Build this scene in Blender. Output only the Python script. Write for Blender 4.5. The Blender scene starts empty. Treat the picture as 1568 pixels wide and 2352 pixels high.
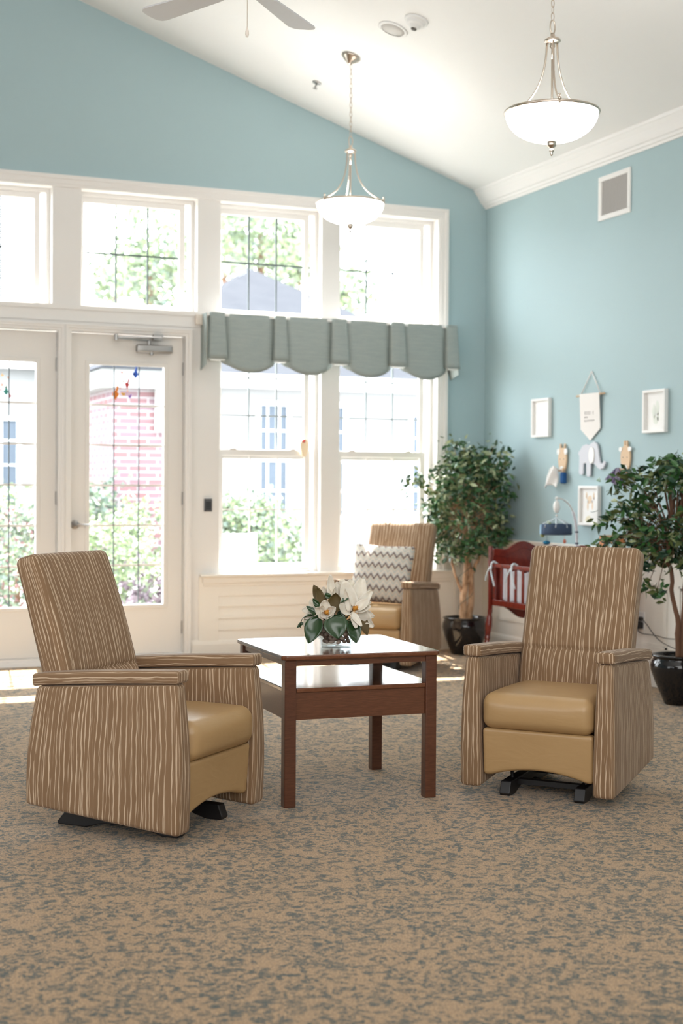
import bpy, bmesh, math, random
from mathutils import Vector, Matrix, noise as mnoise
PI = math.pi
sc = bpy.context.scene
C = sc.collection

# ------------------------------------------------------------------ camera
cam_d = bpy.data.cameras.new('camera'); cam_d.sensor_fit = 'HORIZONTAL'
cam_d.sensor_width = 24.0; cam_d.lens = 50.0; cam_d.clip_end = 300
cam = bpy.data.objects.new('camera', cam_d); C.objects.link(cam)
yaw, pitch, roll = math.radians(22.5), math.radians(-1.0), -0.0065
fw = Vector((math.sin(yaw)*math.cos(pitch), math.cos(yaw)*math.cos(pitch), math.sin(pitch)))
r0 = Vector((math.cos(yaw), -math.sin(yaw), 0)); u0 = r0.cross(fw)
rv = math.cos(roll)*r0 - math.sin(roll)*u0; uv_ = math.sin(roll)*r0 + math.cos(roll)*u0
m = Matrix.Identity(4)
for i in range(3):
    m[i][0], m[i][1], m[i][2] = rv[i], uv_[i], -fw[i]
m[0][3], m[1][3], m[2][3] = 0, 0, 1.345
cam.matrix_world = m
cam_d.dof.use_dof = True; cam_d.dof.focus_distance = 6.0; cam_d.dof.aperture_fstop = 2.6
sc.camera = cam
sc.view_settings.view_transform = 'Standard'; sc.view_settings.look = 'None'
sc.view_settings.gamma = 1; sc.view_settings.use_curve_mapping = False
sc.view_settings.exposure = 0.34
sc.cycles.use_denoising = True
sc.cycles.caustics_reflective = False; sc.cycles.caustics_refractive = False
sc.cycles.sample_clamp_indirect = 8

# ------------------------------------------------------------------ world, sun, added fill lights
SKY, SUN = 10.5, 26.0
w = bpy.data.worlds.new('sky'); sc.world = w; w.use_nodes = True
bg = w.node_tree.nodes['Background']
bg.inputs[0].default_value = (0.93, 0.97, 1.0, 1); bg.inputs[1].default_value = SKY
def light(name, kind, loc, aim, energy, color=(1, 1, 1), size=(1, 1)):
    d = bpy.data.lights.new(name, kind); d.energy = energy; d.color = color
    o = bpy.data.objects.new(name, d); C.objects.link(o); o.location = loc
    o.rotation_euler = (Vector(aim)-Vector(loc)).to_track_quat('-Z', 'Y').to_euler()
    if kind == 'AREA':
        d.shape = 'RECTANGLE'; d.size, d.size_y = size
    return o
el = math.radians(61)
sun = light('sun', 'SUN', (5, 14, 9), (5-0.14*math.cos(el), 14-0.99*math.cos(el), 9-math.sin(el)), SUN, (1, 0.96, 0.9))
sun.data.angle = math.radians(0.6)
# added area lamps: unseen fill behind and beside the camera, and onto the ceiling
light('rear_fill_light', 'AREA', (0.5, -3.6, 2.3), (2.5, 6.0, 1.6), 165, (1.0, 0.97, 0.94), (6.5, 2.6))
light('side_fill_light', 'AREA', (-4.6, 3.2, 2.0), (5.5, 5.2, 1.7), 115, (0.96, 0.98, 1.0), (5.0, 2.4))
light('ceiling_fill_light', 'AREA', (0.6, 1.2, 3.1), (2.2, 5.0, 5.2), 105, (1.0, 0.98, 0.96), (4.0, 2.0))

# ------------------------------------------------------------------ materials
def mat(name, base=(0.8, 0.8, 0.8), rough=0.5, metal=0.0, spec=0.5, **k):
    mt = bpy.data.materials.new(name); mt.use_nodes = True
    p = mt.node_tree.nodes['Principled BSDF']
    p.inputs['Base Color'].default_value = (*base, 1); p.inputs['Roughness'].default_value = rough
    p.inputs['Metallic'].default_value = metal; p.inputs['Specular IOR Level'].default_value = spec
    for a, v in k.items():
        p.inputs[a.replace('_', ' ')].default_value = v
    return mt
class N:
    """tiny node builder"""
    def __init__(s, mt): s.t = mt.node_tree; s.p = s.t.nodes['Principled BSDF']
    def n(s, typ, **k):
        x = s.t.nodes.new(typ)
        for a, v in k.items():
            if a.startswith('i_'): x.inputs[a[2:].replace('_', ' ')].default_value = v
            else: setattr(x, a, v)
        return x
    def l(s, a, b): s.t.links.new(a, b)
    def math(s, op, a, b=None, c=None):
        x = s.n('ShaderNodeMath', operation=op)
        for i, v in enumerate((a, b, c)):
            if v is None: continue
            if isinstance(v, (int, float)): x.inputs[i].default_value = v
            else: s.l(v, x.inputs[i])
        return x.outputs[0]
    def ramp(s, fac, stops, interp='LINEAR'):
        x = s.n('ShaderNodeValToRGB'); x.color_ramp.interpolation = interp
        e = x.color_ramp.elements
        while len(e) < len(stops): e.new(0.5)
        for el_, (p_, c_) in zip(e, stops):
            el_.position = p_; el_.color = (*c_, 1)
        s.l(fac, x.inputs[0]); return x.outputs[0]
    def coord(s, kind='Object'): return s.n('ShaderNodeTexCoord').outputs[kind]
    def mapping(s, vec, scale=(1, 1, 1), rot=(0, 0, 0)):
        x = s.n('ShaderNodeMapping'); x.inputs['Scale'].default_value = scale; x.inputs['Rotation'].default_value = rot
        s.l(vec, x.inputs[0]); return x.outputs[0]
    def noise(s, vec, scale, detail=2, rough=0.5, dist=0.0):
        x = s.n('ShaderNodeTexNoise'); x.inputs['Scale'].default_value = scale; x.inputs['Detail'].default_value = detail
        x.inputs['Roughness'].default_value = rough; x.inputs['Distortion'].default_value = dist
        s.l(vec, x.inputs['Vector']); return x.outputs['Fac']
    def mix(s, fac, a, b):
        x = s.n('ShaderNodeMix', data_type='RGBA')
        for i, v in ((0, fac), (6, a), (7, b)):
            if isinstance(v, (int, float)): x.inputs[i].default_value = v
            elif isinstance(v, tuple): x.inputs[i].default_value = (*v, 1)
            else: s.l(v, x.inputs[i])
        return x.outputs[2]
    def bump(s, h, strength=0.3, dist=0.01):
        x = s.n('ShaderNodeBump'); x.inputs['Strength'].default_value = strength; x.inputs['Distance'].default_value = dist
        s.l(h, x.inputs['Height']); s.l(x.outputs[0], s.p.inputs['Normal'])
    def base(s, c): s.l(c, s.p.inputs['Base Color'])

def wall_paint(name, col):
    mt = mat(name, col, 0.62, spec=0.3); b = N(mt)
    b.bump(b.noise(b.coord(), 160, 3), 0.06, 0.002); return mt
M = {}
M['blue'] = wall_paint('blue wall paint', (0.385, 0.510, 0.535))
M['ceiling'] = wall_paint('white ceiling paint', (0.86, 0.855, 0.84))
M['cream'] = wall_paint('cream wainscot paint', (0.84, 0.80, 0.735))
M['trim'] = mat('white trim enamel', (0.80, 0.775, 0.745), 0.35)
M['door'] = mat('off white door enamel', (0.77, 0.74, 0.70), 0.4)
M['lead'] = mat('grey window grille', (0.075, 0.095, 0.10), 0.5, 0.0)
M['leadlight'] = mat('light grey grille', (0.38, 0.43, 0.45), 0.5)
M['nickel'] = mat('brushed nickel', (0.60, 0.52, 0.44), 0.28, 1.0)
M['steel'] = mat('satin steel', (0.38, 0.37, 0.36), 0.38, 1.0)
M['black'] = mat('black painted steel', (0.012, 0.011, 0.012), 0.45)
M['blackplastic'] = mat('black plastic', (0.01, 0.01, 0.011), 0.4)
M['white'] = mat('white painted wood', (0.82, 0.81, 0.79), 0.4)
M['ivory'] = mat('ivory plastic', (0.74, 0.66, 0.58), 0.45)
M['vent_in'] = mat('dim duct interior', (0.60, 0.58, 0.55), 0.8)
M['fan'] = mat('light grey fan blade', (0.60, 0.60, 0.61), 0.45)
M['speaker'] = mat('speaker grille cloth', (0.62, 0.60, 0.57), 0.8)
M['cord'] = mat('grey cord', (0.10, 0.09, 0.08), 0.6)

def glass_mat(name, tint=(0.97, 0.99, 1.0)):
    mt = bpy.data.materials.new(name); mt.use_nodes = True; t = mt.node_tree
    t.nodes.clear(); o = t.nodes.new('ShaderNodeOutputMaterial'); mx = t.nodes.new('ShaderNodeMixShader')
    tr = t.nodes.new('ShaderNodeBsdfTransparent'); tr.inputs[0].default_value = (*tint, 1)
    gl = t.nodes.new('ShaderNodeBsdfGlossy'); gl.inputs['Roughness'].default_value = 0.02
    lw = t.nodes.new('ShaderNodeLayerWeight'); pw = t.nodes.new('ShaderNodeMath'); pw.operation = 'POWER'; pw.inputs[1].default_value = 4.0
    ml = t.nodes.new('ShaderNodeMath'); ml.operation = 'MULTIPLY_ADD'; ml.inputs[1].default_value = 0.5; ml.inputs[2].default_value = 0.035
    t.links.new(lw.outputs['Facing'], pw.inputs[0]); t.links.new(pw.outputs[0], ml.inputs[0]); t.links.new(ml.outputs[0], mx.inputs[0]); t.links.new(tr.outputs[0], mx.inputs[1]); t.links.new(gl.outputs[0], mx.inputs[2])
    t.links.new(mx.outputs[0], o.inputs[0]); return mt
M['pane'] = glass_mat('window glass')
M['vase'] = glass_mat('clear vase glass', (0.93, 0.96, 0.97))

def fabric_stripe():
    mt = mat('brown striped upholstery', (0.3, 0.2, 0.1), 0.78, spec=0.25, Sheen_Weight=0.12); b = N(mt)
    uv = b.coord('UV')
    sep = b.n('ShaderNodeSeparateXYZ'); b.l(uv, sep.inputs[0]); U = sep.outputs[0]
    def lines(per, amp, wv, thr, seed, gate):
        wob = b.noise(b.mapping(uv, (7, wv, 1)), 1.0, 3, 0.55)
        u = b.math('ADD', b.math('ADD', U, seed), b.math('MULTIPLY', b.math('SUBTRACT', wob, 0.5), amp))
        vo = b.n('ShaderNodeTexVoronoi', voronoi_dimensions='1D', feature='DISTANCE_TO_EDGE'); vo.inputs['Scale'].default_value = 1/per
        b.l(u, vo.inputs['W'])
        g = b.noise(b.mapping(uv, (90, 5.0, 1)), 1.0, 2, 0.6)
        th = b.math('MULTIPLY', b.ramp(g, gate), thr)
        return b.math('SMOOTH_MAX', b.math('MINIMUM', b.math('MULTIPLY', b.math('SUBTRACT', th, vo.outputs['Distance']), 14.0), 1.0), 0.0, 0.05)
    l1 = lines(0.0225, 0.036, 3.6, 0.150, 3.1, [(0.30, (0.2,)*3), (0.50, (.8,)*3), (0.66, (1, 1, 1))])
    l2 = lines(0.0340, 0.046, 2.6, 0.085, 8.7, [(0.36, (0,)*3), (0.50, (.7,)*3), (0.62, (1, 1, 1))])
    l3 = lines(0.0190, 0.040, 3.0, 0.080, 5.2, [(0.44, (0,)*3), (0.62, (1, 1, 1))])
    line = b.math('MAXIMUM', l1, b.math('MAXIMUM', b.math('MULTIPLY', l2, .8), b.math('MULTIPLY', l3, .5)))
    tw = b.noise(b.mapping(uv, (600, 900, 1)), 1.0, 2)
    ground = b.mix(b.noise(b.mapping(uv, (22, 2, 1)), 1.0), (0.205, 0.120, 0.062), (0.265, 0.162, 0.088))
    c = b.mix(line, ground, (0.620, 0.475, 0.335))
    c = b.mix(b.math('MULTIPLY', tw, 0.22), c, (0.12, 0.07, 0.04))
    b.base(c); b.bump(b.math('ADD', b.math('MULTIPLY', line, 0.6), tw), 0.22, 0.0012); return mt
M['stripe'] = fabric_stripe()
def leather():
    mt = mat('tan vinyl', (0.46, 0.30, 0.145), 0.36, spec=0.5); b = N(mt); co = b.coord()
    b.base(b.mix(b.noise(co, 5, 3), (0.395, 0.248, 0.112), (0.450, 0.290, 0.138)))
    wr = b.noise(b.mapping(co, (3, 9, 9)), 2.2, 3, 0.5, 1.2)
    b.bump(b.math('ADD', b.math('MULTIPLY', wr, 1.6), b.math('MULTIPLY', b.noise(co, 420, 2), 0.05)), 0.16, 0.006); return mt
M['leather'] = leather()
def carpet():
    mt = mat('patterned loop carpet', (0.4, 0.3, 0.2), 0.85, spec=0.30, Sheen_Weight=0.27, Sheen_Roughness=0.30, Sheen_Tint=(0.80, 0.90, 1.0, 1)); b = N(mt); co = b.coord()
    a = b.noise(co, 34, 2.5, 0.55, 1.4); c2 = b.noise(b.mapping(co, (1, 1, 1)), 13, 2, 0.5, 2.2)
    worm = b.ramp(b.math('ABSOLUTE', b.math('SUBTRACT', a, 0.5)), [(0.0, (1, 1, 1)), (0.022, (1, 1, 1)), (0.050, (0, 0, 0))])
    blot = b.ramp(a, [(0.50, (0, 0, 0)), (0.60, (1, 1, 1))])
    msk = b.math('MULTIPLY', b.math('MAXIMUM', b.math('MULTIPLY', worm, 0.8), blot), b.ramp(c2, [(0.40, (0.22,)*3), (0.56, (1, 1, 1))]))
    yarn = b.noise(co, 210, 2.5, 0.75)
    msk2 = b.math('ADD', msk, b.math('MULTIPLY', b.math('SUBTRACT', yarn, 0.5), 2.6))
    m3 = b.ramp(msk2, [(0.30, (0, 0, 0)), (0.62, (1, 1, 1))])
    tan = b.mix(b.ramp(b.noise(co, 170, 3, .8), [(.42, (0,)*3), (.62, (1, 1, 1))]), (0.640, 0.415, 0.220), (0.24, 0.155, 0.085))
    blue = b.mix(b.noise(co, 300, 2), (0.045, 0.060, 0.056), (0.130, 0.130, 0.100))
    col = b.mix(m3, tan, blue)
    b.base(col); b.bump(b.noise(co, 380, 2, 0.7), 0.75, 0.006); return mt
M['carpet'] = carpet()
def wood(name, c1, c2, rough=0.3, sc_=(1, 1, 12), coat=0.3):
    mt = mat(name, c1, rough, Coat_Weight=coat, Coat_Roughness=0.12); b = N(mt); co = b.coord()
    g = b.noise(b.mapping(co, sc_), 9, 4, 0.6, 0.7)
    b.base(b.ramp(g, [(0.3, c1), (0.7, c2)])); return mt
M['walnut'] = wood('reddish brown table wood', (0.070, 0.022, 0.010), (0.120, 0.043, 0.021), 0.30, (2, 2, 14), 0.25)
M['walnut_h'] = wood('reddish brown table wood along', (0.082, 0.028, 0.012), (0.145, 0.054, 0.026), 0.28, (2, 14, 26), 0.3)
M['walnut_top'] = wood('polished table top wood', (0.10, 0.032, 0.013), (0.17, 0.062, 0.028), 0.13, (2, 18, 2), 0.8)
M['cherry'] = wood('cherry red wood', (0.115, 0.010, 0.006), (0.20, 0.020, 0.010), 0.22, (4, 4, 2), 0.5)
M['oak'] = wood('honey wood', (0.48, 0.17, 0.055), (0.62, 0.26, 0.10), 0.4, (3, 3, 10), 0.1)
M['birch'] = mat('pale birch plywood', (0.66, 0.47, 0.30), 0.6)
M['grey felt'] = mat('pale grey painted wood', (0.60, 0.61, 0.66), 0.6)
M['canvas'] = mat('cream canvas', (0.80, 0.77, 0.74), 0.85)
M['ink'] = mat('faded grey ink', (0.30, 0.28, 0.28), 0.9)
def ceramic():
    mt = mat('black glazed ceramic', (0.008, 0.008, 0.010), 0.09, spec=0.6); return mt
M['glaze'] = ceramic()
M['moss'] = mat('moss', (0.14, 0.17, 0.05), 0.95)
def bark():
    mt = mat('pale bark', (0.5, 0.3, 0.17), 0.7); b = N(mt); co = b.coord()
    b.base(b.ramp(b.noise(b.mapping(co, (1, 1, 0.5)), 26, 3), [(0.35, (0.34, 0.19, 0.10)), (0.62, (0.62, 0.42, 0.27))]))
    b.bump(b.noise(co, 40, 3), 0.3, 0.01); return mt
M['bark'] = bark()
M['bark2'] = mat('brown bark', (0.17, 0.085, 0.05), 0.8)
def leafm(name, c, r=0.30): return mat(name, c, r, spec=0.5)
LEAF = [leafm('ficus leaf dark', (0.022, 0.070, 0.030)), leafm('ficus leaf mid', (0.055, 0.150, 0.050)),
        leafm('ficus leaf olive', (0.150, 0.185, 0.075)), leafm('ficus leaf pale', (0.40, 0.46, 0.27))]
LEAF2 = [leafm('ficus leaf deep', (0.014, 0.048, 0.022)), leafm('ficus leaf green', (0.040, 0.125, 0.032)),
         leafm('ficus leaf moss', (0.095, 0.120, 0.040)), leafm('ficus leaf variegated', (0.28, 0.33, 0.16))]
OUT = [mat('garden leaf light', (0.250, 0.310, 0.165), 0.6), mat('garden leaf', (0.165, 0.205, 0.140), 0.6), mat('garden leaf dark', (0.105, 0.140, 0.115), 0.6)]
OUTP = OUT[1:] + [mat('pink blossom', (0.30, 0.15, 0.16), 0.6)]
M['magleaf'] = mat('glossy magnolia leaf', (0.018, 0.052, 0.014), 0.22, spec=0.6)
M['magback'] = mat('brown magnolia leaf underside', (0.105, 0.070, 0.022), 0.6)
def petalm():
    mt = mat('cream petal', (0.76, 0.70, 0.60), 0.5, Subsurface_Weight=0.08); b = N(mt)
    b.base(b.mix(b.noise(b.coord(), 60, 2), (0.68, 0.60, 0.48), (0.78, 0.73, 0.65))); return mt
M['petal'] = petalm()
M['stamen'] = mat('ochre stamen', (0.55, 0.24, 0.03), 0.8)
def pebblem():
    mt = mat('brown pebble', (0.2, 0.12, 0.09), 0.6); b = N(mt)
    r_ = b.n('ShaderNodeObjectInfo').outputs['Random']
    b.base(b.mix(r_, (0.30, 0.195, 0.145), (0.56, 0.41, 0.32))); return mt
M['pebble'] = pebblem()
def bowlm():
    mt = mat('lit white alabaster glass', (0.9, 0.88, 0.84), 0.3)
    p = mt.node_tree.nodes['Principled BSDF']; p.inputs['Emission Color'].default_value = (1, 0.975, 0.94, 1)
    p.inputs['Emission Strength'].default_value = 7.0; return mt
M['bowl'] = bowlm()
def valm():
    mt = mat('grey green woven fabric', (0.3, 0.35, 0.34), 0.8, spec=0.2); b = N(mt); co = b.coord()
    h = b.noise(b.mapping(co, (9, 9, 90)), 1.0, 3, 0.6); v = b.noise(b.mapping(co, (420, 420, 60)), 1.0, 2)
    b.base(b.mix(b.math('ADD', b.math('MULTIPLY', h, 0.6), b.math('MULTIPLY', v, 0.4)), (0.225, 0.285, 0.278), (0.42, 0.445, 0.418)))
    b.bump(v, 0.2, 0.001); return mt
M['valance'] = valm()
M['lining'] = mat('white lining', (0.8, 0.8, 0.78), 0.8)
def chevron():
    mt = mat('chevron woven cover', (0.6, 0.5, 0.4), 0.85, spec=0.2); b = N(mt); uv = b.coord('UV')
    s = b.n('ShaderNodeSeparateXYZ'); b.l(uv, s.inputs[0])
    tri = b.math('PINGPONG', b.math('ADD', b.math('MULTIPLY', s.outputs[0], 1.0), 5.0), 0.026)
    zz = b.math('FRACT', b.math('MULTIPLY', b.math('ADD', b.math('ADD', s.outputs[1], 5.0), b.math('MULTIPLY', tri, 1.45)), 1/0.088))
    c = b.ramp(zz, [(0.0, (0.62, 0.52, 0.42)), (0.10, (0.66, 0.60, 0.52)), (0.20, (0.42, 0.50, 0.50)), (0.30, (0.66, 0.58, 0.48)), (0.44, (0.60, 0.50, 0.40)),
                    (0.50, (0.11, 0.085, 0.10)), (0.62, (0.10, 0.08, 0.095)), (0.66, (0.58, 0.47, 0.38)), (0.80, (0.48, 0.53, 0.53)), (0.88, (0.70, 0.64, 0.56))], 'LINEAR')
    b.base(c); b.bump(b.noise(b.mapping(uv, (500, 500, 1)), 1.0, 2), 0.3, 0.001); return mt
M['chevron'] = chevron()
def brick():
    mt = mat('red brick', (0.5, 0.25, 0.2), 0.9); b = N(mt); uv = b.coord('UV')
    x = b.n('ShaderNodeTexBrick'); b.l(uv, x.inputs['Vector'])
    x.inputs['Color1'].default_value = (0.170, 0.078, 0.082, 1); x.inputs['Color2'].default_value = (0.15, 0.095, 0.115, 1)
    x.inputs['Mortar'].default_value = (0.24, 0.22, 0.23, 1); x.inputs['Scale'].default_value = 1.0
    x.inputs['Mortar Size'].default_value = 0.011; x.inputs['Brick Width'].default_value = 0.22; x.inputs['Row Height'].default_value = 0.075
    b.base(x.outputs[0]); return mt
M['brick'] = brick()
def siding():
    mt = mat('white lap siding', (0.24, 0.24, 0.245), 0.6); b = N(mt); co = b.coord()
    s = b.n('ShaderNodeSeparateXYZ'); b.l(co, s.inputs[0])
    f = b.math('FRACT', b.math('MULTIPLY', s.outputs[2], 7.0)); b.bump(f, 0.5, 0.03)
    return mt
M['siding'] = siding()
def shingle():
    mt = mat('grey roof shingle', (0.42, 0.43, 0.46), 0.95, spec=0.0); b = N(mt); co = b.coord()
    b.base(b.mix(b.noise(b.mapping(co, (3, 3, 22)), 1.0, 2), (0.036, 0.038, 0.044), (0.050, 0.052, 0.058))); return mt
M['shingle'] = shingle()
M['houseglass'] = mat('blue grey house window glass', (0.082, 0.098, 0.122), 0.5, spec=0.05)
M['paving'] = mat('pale concrete paving', (0.32, 0.315, 0.30), 0.9)
M['denim'] = mat('dark blue fleece', (0.045, 0.072, 0.125), 0.95)
M['skyblue'] = mat('pale blue felt', (0.32, 0.52, 0.72), 0.9)
M['teal'] = mat('teal blue plush', (0.01, 0.16, 0.30), 0.9)
M['ribbon'] = mat('pale ribbon', (0.66, 0.74, 0.78), 0.8)
M['quilt'] = mat('white quilted bumper', (0.76, 0.76, 0.80), 0.9)
M['toe'] = mat('royal blue sock', (0.01, 0.075, 0.23), 0.9)
M['olive'] = mat('olive felt', (0.30, 0.34, 0.12), 0.9)
M['coral'] = mat('coral felt', (0.75, 0.24, 0.16), 0.9)
def knit():
    mt = mat('dark purple striped knit', (0.05, 0.04, 0.09), 0.95); b = N(mt); co = b.coord()
    b.base(b.ramp(b.noise(b.mapping(co, (2, 60, 14)), 1.0, 3), [(0.35, (0.018, 0.015, 0.040)), (0.5, (0.075, 0.050, 0.110)), (0.58, (0.30, 0.27, 0.33)), (0.66, (0.03, 0.03, 0.08))])); return mt
M['knit'] = knit()

# ------------------------------------------------------------------ mesh helpers
WL = {}                                             # world location of every parent
class MB:
    def __init__(s): s.b = bmesh.new(); s.uv = s.b.loops.layers.uv.new('UVMap'); s.mi = 0
    def face(s, vs, uvs=None):
        try: f = s.b.faces.new(vs)
        except ValueError: return None
        f.material_index = s.mi
        if uvs:
            for l, u in zip(f.loops, uvs): l[s.uv].uv = u
        return f
    def poly(s, pts, uvs=None): return s.face([s.b.verts.new(p) for p in pts], uvs)
    def box(s, x0, x1, y0, y1, z0, z1):
        v = [s.b.verts.new((x, y, z)) for x in (x0, x1) for y in (y0, y1) for z in (z0, z1)]
        for q in ((0, 1, 3, 2), (4, 6, 7, 5), (0, 4, 5, 1), (2, 3, 7, 6), (0, 2, 6, 4), (1, 5, 7, 3)):
            f = s.face([v[i] for i in q])
            s._boxuv(f)
        return s
    def _boxuv(s, f):
        f.normal_update(); n = f.normal
        for l in f.loops:
            c = l.vert.co
            l[s.uv].uv = (c.y, c.z) if abs(n.x) > max(abs(n.y), abs(n.z)) else ((c.x, c.z) if abs(n.y) > abs(n.z) else (c.x, c.y))
    def cbox(s, c, size, rot=None):
        b0 = len(s.b.verts); s.b.verts.ensure_lookup_table()
        hx, hy, hz = (k/2 for k in size)
        v = [s.b.verts.new((x, y, z)) for x in (-hx, hx) for y in (-hy, hy) for z in (-hz, hz)]
        for vv in v:
            p = vv.co.copy()
            if rot is not None: p = rot @ p
            vv.co = p + Vector(c)
        for q in ((0, 1, 3, 2), (4, 6, 7, 5), (0, 4, 5, 1), (2, 3, 7, 6), (0, 2, 6, 4), (1, 5, 7, 3)):
            s._boxuv(s.face([v[i] for i in q]))
        return s
    def tube(s, pts, rad, seg=10, caps=True):
        pts = [Vector(p) for p in pts]; n = len(pts)
        if isinstance(rad, (int, float)): rad = [rad]*n
        rings = []; up = Vector((0.13, 0.31, 0.94)).normalized()
        for i, p in enumerate(pts):
            t = (pts[min(i+1, n-1)]-pts[max(i-1, 0)]).normalized()
            a = t.cross(up)
            if a.length < 0.05: a = t.cross(Vector((1, 0, 0)))
            a.normalize(); bb = t.cross(a).normalized(); up = a.cross(t).normalized() if False else up
            rings.append([s.b.verts.new(p+rad[i]*(math.cos(2*PI*k/seg)*a+math.sin(2*PI*k/seg)*bb)) for k in range(seg)])
        for i in range(n-1):
            for k in range(seg):
                s.face([rings[i][k], rings[i][(k+1) % seg], rings[i+1][(k+1) % seg], rings[i+1][k]])
        if caps: s.face(rings[0][::-1]); s.face(rings[-1])
        return s
    def lathe(s, prof, c=(0, 0, 0), seg=40, closed=False, mtx=None):
        rings = []; c = Vector(c)
        for r, z in prof:
            ring = []
            for k in range(seg if r > 1e-6 else 1):
                p = Vector((r*math.cos(2*PI*k/seg), r*math.sin(2*PI*k/seg), z))
                if mtx is not None: p = mtx @ p
                ring.append(s.b.verts.new(p+c))
            rings.append(ring)
        nr = len(rings)
        for i in range(nr if closed else nr-1):
            A, B = rings[i], rings[(i+1) % nr]
            for k in range(seg):
                a0, a1, b0, b1 = A[k % len(A)], A[(k+1) % len(A)], B[k % len(B)], B[(k+1) % len(B)]
                q = []
                for v in (a0, a1, b1, b0):
                    if v not in q: q.append(v)
                if len(q) > 2: s.face(q)
        return s
    def prism(s, outline, fn, a, b_):
        """outline of (u,v); fn(u,v,w) -> xyz"""
        A = [s.b.verts.new(fn(u, v, a)) for u, v in outline]; B = [s.b.verts.new(fn(u, v, b_)) for u, v in outline]
        n = len(A)
        for i in range(n): s.face([A[i], A[(i+1) % n], B[(i+1) % n], B[i]])
        s.face(A[::-1]); s.face(B); return s
    def sphere(s, c, r, sx=1, sy=1, sz=1, seg=14, ring=9):
        prof = [(r*math.sin(PI*i/ring), -r*math.cos(PI*i/ring)) for i in range(ring+1)]
        prof[0] = (0, -r); prof[-1] = (0, r)
        return s.lathe(prof, c, seg, mtx=Matrix.Diagonal((sx, sy, sz)))
    def rbox(s, c, h, r, n=6, k=3, deform=None, uvmode='std'):
        """rounded box, UVs in metres: u runs across the stripe, v along it"""
        c = Vector(c)
        def samples(hh):
            L = [-hh+r*i/k for i in range(k)] + [-(hh-r)+2*(hh-r)*i/n for i in range(n+1)] + [hh-r+r*(i+1)/k for i in range(k)]
            return L
        S = [samples(q) for q in h]; cache = {}
        def vert(p):
            key = tuple(round(q, 6) for q in p)
            if key not in cache:
                inner = Vector([max(-(h[i]-r), min(h[i]-r, p[i])) for i in range(3)])
                d = Vector(p)-inner
                q = inner + (d.normalized()*r if d.length > 1e-9 else Vector((0, 0, 0)))
                cache[key] = (s.b.verts.new((0, 0, 0)), q)
            return cache[key]
        for ax in range(3):
            a, b_ = [(1, 2), (2, 0), (0, 1)][ax]
            for sg in (-1, 1):
                for i in range(len(S[a])-1):
                    for j in range(len(S[b_])-1):
                        ps = []
                        for (ii, jj) in ((i, j), (i+1, j), (i+1, j+1), (i, j+1)):
                            p = [0, 0, 0]; p[ax] = sg*h[ax]; p[a] = S[a][ii]; p[b_] = S[b_][jj]; ps.append(tuple(p))
                        if sg < 0: ps = ps[::-1]
                        vs = [vert(p) for p in ps]
                        uvs = []
                        for p in ps:
                            if uvmode == 'cap': u = (p[0]+0.4*ax, p[1]) if ax == 2 else ((p[2]+0.21, p[1]) if ax == 0 else (p[0]+.7, p[2]))
                            elif uvmode == 'flat': u = (p[0], p[2])
                            else: u = (p[1]+0.37, p[2]) if ax == 0 else ((p[0], p[2]) if ax == 1 else (p[0], p[1]+p[2]))
                            uvs.append((u[0]+c.x*3.7, u[1]+c.z))
                        s.face([v[0] for v in vs], uvs)
        for v, q in cache.values():
            q = q + c
            v.co = deform(q) if deform else q
        return s
    def grid(s, fn, nu, nv, uvs=True):
        V = [[s.b.verts.new(fn(i/nu, j/nv)) for j in range(nv+1)] for i in range(nu+1)]
        for i in range(nu):
            for j in range(nv):
                s.face([V[i][j], V[i+1][j], V[i+1][j+1], V[i][j+1]], [(i/nu, j/nv), ((i+1)/nu, j/nv), ((i+1)/nu, (j+1)/nv), (i/nu, (j+1)/nv)])
        return s
    def build(s, name, mats, parent=None, smooth=False, bevel=0, sub=0, solid=0, world=True, angle=0.7, offset=0):
        me = bpy.data.meshes.new(name)
        if parent is None:
            vs = [v.co for v in s.b.verts]
            o_ = Vector((sum(v.x for v in vs)/len(vs), sum(v.y for v in vs)/len(vs), min(v.z for v in vs)))
        else: o_ = WL.get(parent.name, Vector((0, 0, 0))) if world else Vector((0, 0, 0))
        bmesh.ops.translate(s.b, verts=s.b.verts, vec=-o_)
        bmesh.ops.recalc_face_normals(s.b, faces=s.b.faces) if not solid else None
        s.b.to_mesh(me); s.b.free()
        for m_ in (mats if isinstance(mats, (list, tuple)) else [mats]): me.materials.append(M[m_] if isinstance(m_, str) else m_)
        ob = bpy.data.objects.new(name, me); C.objects.link(ob)
        if parent is None: ob.location = o_; WL[ob.name] = o_.copy()
        else: ob.parent = parent; WL[ob.name] = o_.copy()
        if smooth:
            for p in me.polygons: p.use_smooth = True
        if solid:
            md = ob.modifiers.new('solid', 'SOLIDIFY'); md.thickness = solid; md.offset = offset
        if bevel:
            md = ob.modifiers.new('bevel', 'BEVEL'); md.width = bevel; md.segments = 2; md.limit_method = 'ANGLE'; md.angle_limit = 0.6
        if sub:
            md = ob.modifiers.new('sub', 'SUBSURF'); md.levels = sub; md.render_levels = sub
        return ob
def tag(o, label=None, cat=None, group=None, kind=None):
    if label: o['label'] = label
    if cat: o['category'] = cat
    if group: o['group'] = group
    if kind: o['kind'] = kind
    return o
def thing(name, label, cat, loc=(0, 0, 0), rotz=0, group=None, kind=None):
    o = bpy.data.objects.new(name, None); C.objects.link(o); o.location = loc; o.rotation_euler = (0, 0, rotz)
    o.empty_display_size = 0.1; WL[o.name] = Vector(loc)
    return tag(o, label, cat, group, kind)
def copy_tree(o, parent=None):
    c = o.copy(); C.objects.link(c)
    if parent: c.parent = parent
    for ch in list(o.children): copy_tree(ch, c)
    return c
def struct(o): o['kind'] = 'structure'; return o
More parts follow.
